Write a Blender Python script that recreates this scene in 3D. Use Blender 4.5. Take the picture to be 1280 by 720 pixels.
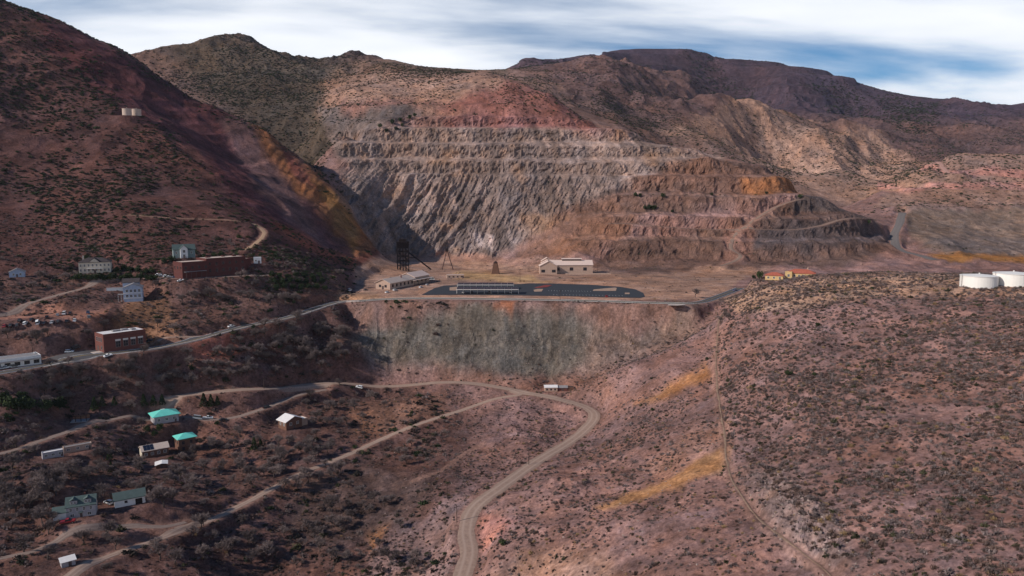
import bpy, bmesh, math, random
import numpy as np

for _o in list(bpy.data.objects): bpy.data.objects.remove(_o)
S = bpy.context.scene
COL = S.collection
rad = math.radians

# ------------------------------------------------------------------ camera
F = 914.0                       # focal length in photograph pixels (1280 wide)
PITCH = math.atan(110 / F)
CZ = 150.0
cam = bpy.data.cameras.new('camera')
cam.sensor_width = 36.0
cam.lens = F / 1280 * 36
cam.clip_start = 1.0
cam.clip_end = 60000
camo = bpy.data.objects.new('camera', cam)
COL.objects.link(camo)
camo.location = (0, 0, CZ)
camo.rotation_euler = (math.pi / 2 - PITCH, 0, 0)
S.camera = camo

# ------------------------------------------------------------------ sky and sun
SUN_DIR = np.array([-0.80, -0.34, 0.52]); SUN_DIR /= np.linalg.norm(SUN_DIR)
SUN_EL = math.asin(SUN_DIR[2])
SUN_AZ = math.atan2(SUN_DIR[0], SUN_DIR[1])      # clockwise from +y
w = bpy.data.worlds.new('World'); S.world = w; w.use_nodes = True
nt = w.node_tree; nt.nodes.clear()
def N(t, **k):
    n = nt.nodes.new(t)
    for a, b in k.items(): setattr(n, a, b)
    return n
def Lk(a, b): nt.links.new(a, b)
out = N('ShaderNodeOutputWorld'); bg = N('ShaderNodeBackground'); bg.inputs[1].default_value = 0.095
sky = N('ShaderNodeTexSky', sky_type='NISHITA', sun_disc=False)
sky.sun_elevation = SUN_EL; sky.sun_rotation = SUN_AZ
sky.altitude = 1600; sky.air_density = 1.0; sky.dust_density = 0.1; sky.ozone_density = 2.2
tc = N('ShaderNodeTexCoord'); sep = N('ShaderNodeSeparateXYZ'); Lk(tc.outputs['Generated'], sep.inputs[0])
def M2(op, a, b, c=None):
    n = N('ShaderNodeMath', operation=op)
    for i, q in enumerate((a, b, c)):
        if q is None: continue
        if isinstance(q, (int, float)): n.inputs[i].default_value = q
        else: Lk(q, n.inputs[i])
    return n.outputs[0]
zz = M2('ADD', M2('MAXIMUM', sep.outputs[2], 0.0), 0.10)
cx = M2('DIVIDE', sep.outputs[0], zz); cy = M2('DIVIDE', sep.outputs[1], zz)
cmb = N('ShaderNodeCombineXYZ'); Lk(cx, cmb.inputs[0]); Lk(cy, cmb.inputs[1])
mp = N('ShaderNodeMapping'); Lk(cmb.outputs[0], mp.inputs[0])
mp.inputs['Rotation'].default_value = (0, 0, rad(12)); mp.inputs['Scale'].default_value = (0.34, 0.62, 1); mp.inputs['Location'].default_value = (2.25, 0.30, 0)
n1 = N('ShaderNodeTexNoise'); Lk(mp.outputs[0], n1.inputs['Vector'])
n1.inputs['Scale'].default_value = 1.0; n1.inputs['Detail'].default_value = 6; n1.inputs['Roughness'].default_value = 0.5; n1.inputs['Distortion'].default_value = 0.3
mp2 = N('ShaderNodeMapping'); Lk(cmb.outputs[0], mp2.inputs[0]); mp2.inputs['Scale'].default_value = (0.9, 1.5, 1)
n2 = N('ShaderNodeTexNoise'); Lk(mp2.outputs[0], n2.inputs['Vector']); n2.inputs['Scale'].default_value = 1.3; n2.inputs['Detail'].default_value = 8; n2.inputs['Roughness'].default_value = 0.55
low = M2('SUBTRACT', 1.0, M2('MULTIPLY', M2('MAXIMUM', sep.outputs[2], 0.0), 1.6))      # thicker towards the horizon
cov = M2('ADD', M2('MULTIPLY', n1.outputs[0], 1.0), M2('MULTIPLY', low, 0.36))
mr = N('ShaderNodeMapRange', interpolation_type='SMOOTHSTEP'); Lk(cov, mr.inputs[0])
mr.inputs[1].default_value = 0.60; mr.inputs[2].default_value = 0.80; mr.inputs[3].default_value = 0.10; mr.inputs[4].default_value = 0.97
tone = N('ShaderNodeMapRange'); Lk(n2.outputs[0], tone.inputs[0]); tone.inputs[1].default_value = 0.3; tone.inputs[2].default_value = 0.7
tone.inputs[3].default_value = 0.0; tone.inputs[4].default_value = 1.0
ctone = N('ShaderNodeMix', data_type='RGBA'); Lk(tone.outputs[0], ctone.inputs[0])
ctone.inputs[6].default_value = (11.4, 12.0, 13.0, 1); ctone.inputs[7].default_value = (13.8, 14.0, 14.4, 1)
thn = N('ShaderNodeMapRange', interpolation_type='SMOOTHSTEP'); Lk(sep.outputs[2], thn.inputs[0])      # the veil thins out overhead
thn.inputs[1].default_value = 0.20; thn.inputs[2].default_value = 0.46; thn.inputs[3].default_value = 1.0; thn.inputs[4].default_value = 0.10
mx = N('ShaderNodeMix', data_type='RGBA'); Lk(M2('MULTIPLY', mr.outputs[0], thn.outputs[0]), mx.inputs[0]); hs = N('ShaderNodeHueSaturation'); hs.inputs['Saturation'].default_value = 1.7; Lk(sky.outputs[0], hs.inputs['Color']); Lk(hs.outputs[0], mx.inputs[6]); Lk(ctone.outputs[2], mx.inputs[7])
Lk(mx.outputs[2], bg.inputs[0]); Lk(bg.outputs[0], out.inputs[0])

sl = bpy.data.lights.new('sun', 'SUN'); sl.energy = 5.0; sl.angle = rad(0.8); sl.color = (1.0, 0.92, 0.83)
so = bpy.data.objects.new('sun', sl); COL.objects.link(so)
from mathutils import Vector, Matrix
so.rotation_euler = Vector(SUN_DIR).to_track_quat('Z', 'Y').to_euler()
so.location = (-300, -200, 600)

S.view_settings.view_transform = 'Standard'
S.view_settings.look = 'None'
S.view_settings.exposure = -0.22
S.view_settings.gamma = 1.0
S.render.engine = 'CYCLES'
S.cycles.max_bounces = 5
S.cycles.diffuse_bounces = 3
S.cycles.volume_bounces = 0

# ------------------------------------------------------------------ image coordinate helpers
cp, sp_ = math.cos(PITCH), math.sin(PITCH)
def ray(u, v):
    dx = (np.asarray(u, float) - 640) / F; dy = (360 - np.asarray(v, float)) / F
    Dy = cp + dy * sp_; Dz = -sp_ + dy * cp
    return dx / Dy, Dz / Dy                 # x per metre of y, z per metre of y
def pt(u, v, Y):
    a, b = ray(u, v)
    return np.array([a * Y, Y, CZ + b * Y])
def proj(x, y, z):
    zr = z - CZ
    dep = y * cp - zr * sp_
    up = y * sp_ + zr * cp
    return 640 + F * x / dep, 360 - F * up / dep
def plane_pt(u, v, z):
    a, b = ray(u, v)
    Y = (z - CZ) / b
    return np.array([a * Y, Y, z])

# ------------------------------------------------------------------ numpy noise
def _hash(ix, iy, seed):
    h = (ix.astype(np.int64) * 374761393 + iy.astype(np.int64) * 668265263 + seed * 974711) & 0x7fffffff
    h = ((h ^ (h >> 13)) * 1274126177) & 0x7fffffff
    h = h ^ (h >> 16)
    return (h & 0xffff) / 65535.0
def vnoise(x, y, seed=0):
    ix = np.floor(x); iy = np.floor(y); fx = x - ix; fy = y - iy
    fx = fx * fx * fx * (fx * (fx * 6 - 15) + 10); fy = fy * fy * fy * (fy * (fy * 6 - 15) + 10)
    ix = ix.astype(np.int64); iy = iy.astype(np.int64)
    a = _hash(ix, iy, seed); b = _hash(ix + 1, iy, seed); c = _hash(ix, iy + 1, seed); d = _hash(ix + 1, iy + 1, seed)
    return (a + (b - a) * fx) * (1 - fy) + (c + (d - c) * fx) * fy
def fbm(x, y, oc=4, seed=0, gain=0.5):
    s = 0; a = 1; t = 0
    for i in range(oc):
        s = s + a * (vnoise(x, y, seed + i * 17) - 0.5); t += a
        x, y = (x * 1.62 - y * 1.18 + 3.7), (x * 1.18 + y * 1.62 + 9.1); a *= gain
    return s / t * 2           # about -1..1
def ridged(x, y, oc=4, seed=0, gain=0.5):
    s = 0; a = 1; t = 0
    for i in range(oc):
        n = 1 - np.abs(2 * vnoise(x, y, seed + i * 13) - 1)
        s = s + a * n * n; t += a
        x, y = (x * 1.62 - y * 1.18 + 1.3), (x * 1.18 + y * 1.62 + 5.1); a *= gain
    return s / t               # 0..1
def sstep(a, b, x):
    t = np.clip((x - a) / (b - a), 0, 1)
    return t * t * (3 - 2 * t)
# ------------------------------------------------------------------ terrain: control points at image pixels, distances estimated (u, v, distance)
CP = """
-400 470 330  -250 470 345  0 468 380  60 457 400  120 446 415  180 435 430  240 423 450  300 408 475  360 394 500  420 380 530  480 373.5 553
540 374 553  640 375 552  740 377 551  820 379 549  880 381 546
540 358 640  640 358 640  740 358 640  820 360 625  860 366 590
520 347 708  620 347 706  700 346.5 713  800 346 715  880 350 690  930 356 645
500 336 795  600 336 795  700 335 800  800 334 805  480 345 720  450 352 670
470 319 930  560 318 945  640 321 925  700 328 870  520 326 900
540 381 545  640 381 545  740 384 540  820 389 533  870 396 528
500 420 522  560 425 520  640 428 518  720 426 516  800 412 518
500 462 500  440 450 491  400 445 484  560 470 495  640 474 490  700 477 485  740 468 487  800 440 500  860 418 510  430 405 534  450 395 541
280 490 427  380 484 463  450 484 484  540 479 490  600 480 487  660 490 470  710 500 455  740 512 440  735 535 415  700 560 385  660 585 352  620 610 328
590 635 308  583 660 291  588 690 273  580 720 258
640 493 466  555 520 440  480 550 410  430 572 385  380 590 360  330 615 332  290 638 312  240 655 294  190 675 277  130 700 260  90 718 248
500 500 455  420 510 440  400 540 412  340 560 390  300 590 362  250 610 335
600 520 440  660 520 440  610 560 390  550 590 360  640 550 398
480 620 342  520 660 308  400 680 302  350 720 282  480 720 274  440 640 330  360 650 318  280 690 288  540 690 288
100 640 287  160 628 300  40 660 280  0 697 255  60 682 263  0 640 285  0 600 305  60 600 305  120 590 325  200 600 330  -200 640 265  -200 720 235
400 488 466  330 512 424  270 525 408  200 518 402  120 530 376  40 555 346  0 570 326  -200 580 300  -350 600 290
230 565 378  190 566 366  130 565 350  60 575 328  363 533 414
60 490 386  0 500 362  -200 510 335  200 470 424  300 455 446  400 415 511  400 464 475  300 478 431  200 495 409  100 510 388
0 440 402  60 430 412  0 410 430  60 405 434  115 400 440  0 396 440  60 395 443  115 387 453  0 384 452  60 371 476  120 357 505  180 395 468  168 378 488  220 400 470  180 415 447  260 385 492
-250 400 390  -250 350 430
0 346 500  60 345 510  120 341 525  170 345 520  210 345 520  260 347 522  320 343 540  380 341 568  420 352 590  440 360 585  300 370 510  360 365 535  400 368 552
0 300 555  100 300 575  165 267 610  240 272 625  310 276 635  200 300 580  280 305 590  350 310 610  400 325 655  440 325 750
0 220 660  100 220 690  200 215 720  0 140 760  90 140 790  164 145 800  240 180 800  310 222 800  360 250 800  400 285 790  430 300 800
0 70 850  80 80 880  150 100 900  220 150 890  280 190 880  330 220 870
0 4 940  40 15 960  60 19 975  100 39 1000  150 61 1020  200 96 1020  250 126 1010  300 151 1000  330 164 985  375 197 960  420 237 930  440 261 910  455 290 890  474 317 870
-250 300 460  -250 150 620  -300 0 760  -300 -60 860  -100 -40 920
457 305 918  490 312 948  432 255 950  452 240 972  492 260 995  442 215 1010  470 225 1012  470 275 960
500 275 985  540 270 990  600 275 985  660 290 950
500 235 1022  560 232 1026  620 235 1024  680 240 1010  740 255 975
500 205 1052  560 205 1054  640 203 1056  720 205 1050  800 215 1025
450 190 1056  485 190 1072  520 182 1085  600 180 1088  680 178 1090  750 180 1085
420 168 1095  460 160 1120  540 152 1135  620 152 1135  700 152 1138  760 163 1120
405 140 1180  460 135 1175  540 132 1180  600 128 1185  680 125 1180
440 112 1270  520 108 1280  580 102 1280  640 101 1240  690 122 1190
480 92 1420  560 92 1420  620 92 1400
760 290 895  800 330 838  760 332 845  800 285 895  850 240 965  850 215 1012  900 216 1008  950 250 945  900 260 940  880 285 895  950 300 868  950 330 805  1020 330 792  1050 300 858  1090 310 845  1100 330 780  1000 275 910
775 164 1118  830 181 1112  900 192 1085  960 213 1040  1000 243 985  1060 263 940  1120 307 872
900 336 790  980 335 790  1060 333 785  1140 330 790  1180 326 810
1130 262 1060  1200 264 1050  1280 264 1050  1200 295 960  1280 295 950  1240 322 860  1290 326 850  1160 300 935  1130 290 970  1500 270 1000  1500 325 830
1110 250 1110  1180 238 1150  1280 238 1150  1200 217 1240  1280 221 1230  1150 210 1290  1165 201 1340  1230 193 1330  1290 194 1320  1095 240 1160  1480 200 1250
905 372 572  940 352 665  960 349 690
925 372 500  1000 356 470  1060 352 460  1120 352 450  1200 358 410  1260 358 405  1330 362 390  1500 375 360
967 349 540  1000 348 538  1050 343 540  1150 343 520  1280 345 500
930 400 430  1000 385 412  1100 385 390  1200 375 380  1280 372 375
1000 430 365  1100 430 345  1200 420 330  1280 410 325
1000 500 302  1100 500 282  1200 500 265  1280 500 252  1500 480 240
960 540 295  1100 580 232  1200 590 215  1280 600 200  1000 600 234  950 600 252
1000 650 206  1100 650 192  1200 660 177  1280 670 165  1100 720 162  1200 720 152  1280 720 146  1040 700 180
905 390 520  897 440 430  900 480 372  905 540 312  912 590 267  940 640 228  1000 700 188  1030 722 176
800 540 362  830 500 390  830 460 425  850 430 470  800 480 430  780 460 455
800 600 300  700 650 273  700 720 232  850 720 195  850 650 235  760 560 352  700 600 312  640 680 262  950 720 184  640 640 295  870 560 308
200 820 205  640 820 210  0 820 200  400 820 225  850 820 160  1000 820 148  1280 820 118  1500 820 105  1500 650 160  -300 820 190
200 950 150  640 950 150  1000 950 115  1300 950 95  -100 950 145
1090 262 1180  1040 255 1250  1000 235 1300  950 205 1400  880 180 1450  1100 225 1400  1150 232 1300
835 170 1480  855 152 1560  875 137 1640  900 120 1720  915 117 1760  850 192 1400  935 165 1690  960 195 1660  985 213 1600  1000 228 1480  930 140 1740
960 133 1830  1000 150 1860  1060 156 1890  1100 178 1830  1020 174 1690  1038 194 1570  1050 214 1430  1075 190 1730  1090 208 1660  1100 228 1500  1150 193 1720  1180 200 1600  1130 214 1520
690 110 1600  720 130 1500  760 150 1400  800 172 1330  730 95 1900  770 82 2000  820 108 2060  842 132 2000  862 150 1900  790 124 1700  802 150 1540  850 100 2300  780 100 1850
640 86 2300  655 76 2600  740 76 2900  755 72 3100  800 70 3200  870 71 3250  900 79 3200  960 86 3150  1040 99 3100  1062 104 3050  1090 119 3000  1120 123 2900  1180 129 2800  1280 133 2700  1500 135 2600
745 84 2830  800 76 3110  870 77 3160  905 86 3110  960 93 3060  1040 106 3010  760 77 3010  835 86 3000  856 106 2800  882 126 2600  900 100 3090  930 118 3000  950 136 2850  972 101 2960  1000 125 2720  1022 146 2500  1042 126 2900  1062 146 2760  1080 156 2400  1150 150 2500  1220 165 2300  1280 170 2200  1150 178 2100  1220 185 1900  1500 170 2100
840 90 2600  700 84 2500
190 66 1600  220 59 1650  290 48 1700  330 58 1700  380 76 1750  410 78 1800  440 67 1850  472 86 1900  510 89 2000  580 90 2100
240 90 1480  300 90 1460  350 110 1400  400 110 1420  440 95 1500  300 130 1300  350 150 1260  400 165 1200  410 190 1150  420 215 1110  380 185 1180
"""
HID = [  # ground hidden behind the crests: (u, v on the sight line, distance, metres below the sight line)
 (0, 5, 1250, 80), (100, 38, 1250, 80), (200, 95, 1200, 55), (300, 150, 1120, 35), (375, 197, 1040, 25), (-200, -40, 1250, 90),
 (290, 48, 2300, 140), (440, 70, 2400, 120), (190, 66, 2100, 120), (560, 90, 2700, 120), (0, 66, 2000, 200), (-250, 40, 2000, 200),
 (700, 122, 1320, 25), (775, 164, 1230, 25), (830, 181, 1220, 22), (900, 192, 1200, 25), (960, 213, 1150, 22), (1000, 243, 1090, 20), (1060, 263, 1040, 16), (1120, 307, 905, 8),
 (915, 117, 2150, 90), (1000, 150, 2100, 50), (1060, 156, 2100, 40), (1165, 201, 1480, 25), (1230, 193, 1480, 30), (1290, 194, 1480, 30),
 (800, 65, 4600, 260), (1000, 90, 4600, 260), (1280, 133, 4200, 250), (650, 76, 4200, 200), (400, 80, 4200, 300), (0, 60, 4200, 400), (1500, 135, 4200, 250), (-300, 40, 4200, 400),
 (0, 60, 7500, 700), (640, 80, 7500, 700), (1280, 130, 7500, 600),
 (1050, 343, 620, 14), (1150, 343, 620, 16), (1280, 345, 620, 18), (1000, 348, 610, 8), (1160, 340, 700, 8), (1280, 340, 700, 8)]
vals = [float(q) for q in CP.split()]
P = np.array([pt(*vals[i:i + 3]) for i in range(0, len(vals), 3)])
H = np.array([pt(u, v, Y) - np.array([0, 0, d]) for u, v, Y, d in HID])
P = np.vstack([P, H])
kx = P[:, 0] / P[:, 1]; ky = np.log(P[:, 1])
CC = 0.024
def kern(ax, ay, bx, by):
    return np.sqrt((ax[:, None] - bx[None]) ** 2 + (ay[:, None] - by[None]) ** 2 + CC * CC)
nP = len(P)
A = np.zeros((nP + 3, nP + 3))
A[:nP, :nP] = kern(kx, ky, kx, ky) - 0.0015 * np.eye(nP)
Q = np.c_[np.ones(nP), kx, ky]
A[:nP, nP:] = Q; A[nP:, :nP] = Q.T
wz = np.linalg.solve(A, np.r_[P[:, 2], 0, 0, 0])
def base_height(t, l):
    o = np.empty(t.size)
    for i in range(0, t.size, 20000):
        s = slice(i, i + 20000)
        o[s] = kern(t[s], l[s], kx, ky) @ wz[:nP] + wz[nP] + wz[nP + 1] * t[s] + wz[nP + 2] * l[s]
    return o

# grid: columns of constant bearing, rows of constant distance
tcol = np.unique(np.r_[np.linspace(-1.25, -0.75, 60), np.linspace(-0.75, 0.75, 790), np.linspace(0.75, 1.25, 60)])
_Yf = np.exp(np.linspace(math.log(70), math.log(7500), 6000))
_d = np.ones(6000)
_d[(_Yf > 180) & (_Yf < 640)] = 1.35
_d[(_Yf > 640) & (_Yf < 860)] = 1.7
_d[(_Yf > 860) & (_Yf < 1220)] = 4.2
_d[(_Yf > 1220) & (_Yf < 1500)] = 1.6
_d[(_Yf < 150)] = 0.35
_d[(_Yf > 3400)] = 0.3
_c = np.cumsum(_d); _c = (_c - _c[0]) / (_c[-1] - _c[0])
yrow = np.interp(np.linspace(0, 1, 1000), _c, _Yf)
NC, NR = len(tcol), len(yrow)
# the surface is smooth, so interpolate it from a coarser lattice
ct = np.linspace(-1.25, 1.25, 301); cl = np.linspace(math.log(70), math.log(7500), 420)
CT, CL = np.meshgrid(ct, cl)
ZC = base_height(CT.ravel(), CL.ravel()).reshape(CT.shape)
def bil(G, gx, gy, x, y):
    fx = np.clip((x - gx[0]) / (gx[1] - gx[0]), 0, len(gx) - 1.001); fy = np.clip((y - gy[0]) / (gy[1] - gy[0]), 0, len(gy) - 1.001)
    ix = fx.astype(int); iy = fy.astype(int); fx = fx - ix; fy = fy - iy
    return (G[iy, ix] * (1 - fx) + G[iy, ix + 1] * fx) * (1 - fy) + (G[iy + 1, ix] * (1 - fx) + G[iy + 1, ix + 1] * fx) * fy
T, Yg = np.meshgrid(tcol, yrow)
X = T * Yg
Z = bil(ZC, ct, cl, T, np.log(Yg))

def poly_sd(u, v, poly):
    """signed distance to a polygon, positive inside"""
    d = np.full(u.shape, 1e9); ins = np.zeros(u.shape, bool); n = len(poly)
    for i in range(n):
        x0, y0 = poly[i]; x1, y1 = poly[(i + 1) % n]
        ex, ey = x1 - x0, y1 - y0
        k = np.clip(((u - x0) * ex + (v - y0) * ey) / (ex * ex + ey * ey + 1e-9), 0, 1)
        d = np.minimum(d, (u - x0 - k * ex) ** 2 + (v - y0 - k * ey) ** 2)
        if y0 != y1:
            c = ((y0 > v) != (y1 > v)) & (u < ex * (v - y0) / (y1 - y0) + x0)
            ins ^= c
    d = np.sqrt(d)
    return np.where(ins, d, -d)
U0, V0 = proj(X, Yg, Z)
def mask(poly, soft, ymin=0, ymax=1e9, uu=None, vv=None):
    m = np.zeros(X.shape)
    xs = [p[0] for p in poly]; ys = [p[1] for p in poly]
    a = U0 if uu is None else uu; b = V0 if vv is None else vv
    sel = (a > min(xs) - soft) & (a < max(xs) + soft) & (b > min(ys) - soft) & (b < max(ys) + soft) & (Yg >= ymin) & (Yg <= ymax)
    if sel.any(): m[sel] = sstep(-soft, soft, poly_sd(a[sel], b[sel], poly))
    return m

# ---- relief
flat = np.maximum(mask([(440, 322), (560, 319), (680, 326), (760, 336), (900, 338), (960, 340), (940, 372), (880, 388), (800, 384), (480, 379), (440, 366)], 6, 540, 960), 0)
calm = 1 - flat
far = sstep(1150, 1700, Yg); mid = sstep(560, 760, Yg) * (1 - sstep(1150, 1500, Yg)); near = 1 - sstep(420, 640, Yg)
pit = mask([(425, 170), (520, 148), (770, 160), (850, 190), (840, 235), (740, 262), (660, 300), (610, 322), (480, 318), (440, 300), (425, 240)], 8, 890, 1230)
wx = X + 60 * fbm(X / 260, Yg / 260, 3, 5); wy = Yg + 60 * fbm(X / 260, Yg / 260, 3, 9)
hill = calm * (1 - pit)
crest = (1 - 0.9 * sstep(2750, 3050, Yg)) * (1 - 0.75 * mask([(490, 40), (700, 40), (700, 112), (480, 108)], 20, 1150, 2500))
Z += far * crest * (50 * (ridged(wx / 430, wy / 430, 5, 3) - 0.45) + 26 * (1 - sstep(2300, 2700, Yg)) * (ridged(wx / 150, wy / 150, 4, 6) - 0.45) + 9 * fbm(X / 60, Yg / 60, 3, 8))
Z += far * sstep(2300, 2900, Yg) * crest * 60 * (ridged(wx / 300 + 4, wy / 900, 4, 33) - 0.5)
Z += mid * hill * (9 * (ridged(wx / 110, wy / 110, 4, 11) - 0.45) + 2.2 * fbm(X / 22, Yg / 22, 3, 12))
Z += near * calm * (2.6 * fbm(X / 38, Yg / 38, 3, 21) + 0.9 * fbm(X / 9, Yg / 9, 3, 22) + 0.28 * fbm(X / 2.6, Yg / 2.6, 2, 23))
Z += flat * 0.25 * fbm(X / 14, Yg / 14, 2, 44)
_ms = sstep(2650, 2900, Yg) * 0.55 * (1 - sstep(1040, 1090, U0))
Z = Z * (1 - _ms) + (np.floor((Z + 14 * fbm(X / 300, Yg / 300, 3, 77)) / 46) + sstep(0.32, 0.68, (Z + 14 * fbm(X / 300, Yg / 300, 3, 77)) / 46 - np.floor((Z + 14 * fbm(X / 300, Yg / 300, 3, 77)) / 46))) * 46 * _ms
Z += 20 * mask([(752, 40), (880, 40), (902, 75), (752, 75)], 2.0, 2950, 3700) + 14 * mask([(880, 55), (1066, 80), (1070, 106), (900, 84)], 2.0, 2900, 3600) + 10 * mask([(646, 55), (745, 55), (745, 84), (650, 86)], 2.0, 2500, 3200)
# erosion gullies on the big left mountain, running down its fall line
lm = mask([(-300, -200), (0, 0), (100, 38), (200, 95), (300, 150), (375, 195), (440, 260), (475, 318), (400, 320), (300, 280), (-300, 300)], 15, 560, 1090)
gx = (X * 0.35 + Yg * 0.93)
Z += lm * (7 * (ridged((X * 0.8 - Yg * 0.55 + 20 * fbm(X / 80, Yg / 80, 2, 61)) / 75, gx / 320, 4, 62) - 0.45))
# benches blasted into the back wall and into the brown hill to its right
def terrace(z, P_, ph, sharp):
    q = (z - ph) / P_; k = np.floor(q); f = q - k
    return (k + sstep(0.5 - sharp, 0.5 + sharp, f)) * P_ + ph
bm_ = mask([(418, 165), (520, 142), (640, 140), (775, 158), (860, 184), (900, 200), (880, 222), (780, 226), (700, 218), (520, 214), (430, 205)], 7, 980, 1230)
zw = Z + 7 * fbm(X / 110, Yg / 200, 4, 71)
bq = (zw - CZ - 8) / 25.0; bfr = bq - np.floor(bq)
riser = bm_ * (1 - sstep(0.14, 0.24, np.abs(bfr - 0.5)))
bst = 0.55 + 0.45 * sstep(-0.35, 0.25, fbm(X / 70, Z / 30, 3, 78))
Z = Z * (1 - bm_ * 0.8 * bst) + terrace(zw, 25.0, CZ + 8, 0.24) * bm_ * 0.8 * bst
bo = mask([(790, 226), (880, 200), (960, 212), (1010, 242), (1060, 262), (1120, 306), (1000, 325), (760, 330), (700, 300)], 8, 780, 1120)
zb = Z + 10 * fbm(X / 170, Yg / 170, 4, 72); bo_f = (zb - CZ + 20) / 27.0; bo_f = bo_f - np.floor(bo_f)
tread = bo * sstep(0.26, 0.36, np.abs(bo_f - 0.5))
Z = Z * (1 - bo * 0.62) + terrace(zb, 27.0, CZ - 20, 0.22) * bo * 0.62
Z += bo * 3.2 * (ridged(X / 26, Yg / 70, 3, 75) - 0.4)
bl = mask([(395, 128), (640, 128), (700, 150), (520, 152), (405, 172)], 6, 1100, 1260)
Z = Z * (1 - bl * 0.5) + terrace(Z, 30.0, CZ + 2, 0.25) * bl * 0.5
# talus fan of the waste dump below the car park
tal = mask([(440, 392), (540, 382), (820, 390), (880, 400), (800, 440), (720, 472), (600, 472), (480, 462), (430, 430)], 8, 480, 560)
Z += tal * (1.8 * (ridged(X / 13 + 2 * fbm(X / 40, Yg / 40, 2, 80), Yg / 60, 3, 81) - 0.45) + 0.5 * fbm(X / 3, Yg / 3, 3, 82))
# rock outcrop beside the ridge path
oc = mask([(930, 588), (985, 596), (1040, 640), (1062, 705), (1010, 700), (950, 645)], 10, 160, 290)
Z += oc * (2.4 * ridged(X / 6, Yg / 6, 4, 91) + 1.0 * (ridged(X / 2.2, Yg / 2.2, 3, 92) - 0.3))

def zat(x, y, G=None):
    """terrain height at world x, y"""
    x = np.asarray(x, float); y = np.asarray(y, float)
    t = x / y
    ic = np.clip(np.searchsorted(tcol, t) - 1, 0, NC - 2); ir = np.clip(np.searchsorted(yrow, y) - 1, 0, NR - 2)
    fx = np.clip((t - tcol[ic]) / (tcol[ic + 1] - tcol[ic]), 0, 1); fy = np.clip((y - yrow[ir]) / (yrow[ir + 1] - yrow[ir]), 0, 1)
    G = Z if G is None else G
    return (G[ir, ic] * (1 - fx) + G[ir, ic + 1] * fx) * (1 - fy) + (G[ir + 1, ic] * (1 - fx) + G[ir + 1, ic + 1] * fx) * fy
def at(u, v, ymin=0):
    """first point of the ground seen along the sight line of photograph pixel u, v"""
    a, b = ray(u, v)
    ic = int(np.clip(np.searchsorted(tcol, a) - 1, 0, NC - 2)); fx = (a - tcol[ic]) / (tcol[ic + 1] - tcol[ic])
    prof = Z[:, ic] * (1 - fx) + Z[:, ic + 1] * fx
    diff = prof - (CZ + b * yrow)
    ok = np.where((diff >= 0) & (yrow >= max(ymin, 90)))[0]
    i = int(ok[0]) if len(ok) else NR - 1
    if i > 0 and diff[i - 1] < 0 <= diff[i]:
        k = -diff[i - 1] / (diff[i] - diff[i - 1]); Y = yrow[i - 1] + k * (yrow[i] - yrow[i - 1])
    else: Y = yrow[i]
    return np.array([a * Y, Y, float(zat(a * Y, Y))])
# ------------------------------------------------------------------ level pads and roadbeds cut into the ground
def pad(poly, z, blend):
    """level a world polygon at height z, easing back over blend metres"""
    global Z
    xs = [p[0] for p in poly]; ys = [p[1] for p in poly]
    sel = (X > min(xs) - blend) & (X < max(xs) + blend) & (Yg > min(ys) - blend) & (Yg < max(ys) + blend)
    sd = poly_sd(X[sel], Yg[sel], poly)
    m = sstep(-blend, -1.0, sd)
    Z[sel] = Z[sel] * (1 - m) + z * m
def site(x, y, r, z=None, blend=6):
    """level a round site for a building"""
    if z is None: z = float(zat(x, y))
    pad([(x + r * math.cos(a), y + r * math.sin(a)) for a in np.linspace(0, 2 * math.pi, 14)[:-1]], z, blend)
    return z

LOT_Z = 75.0
lot_px = [(480, 341), (700, 340), (830, 345), (900, 352), (893, 366), (862, 380), (740, 378.5), (560, 376), (470, 377), (440, 366), (452, 354)]
pad([tuple(plane_pt(u, v, LOT_Z)[:2]) for u, v in lot_px], LOT_Z, 14)

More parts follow.
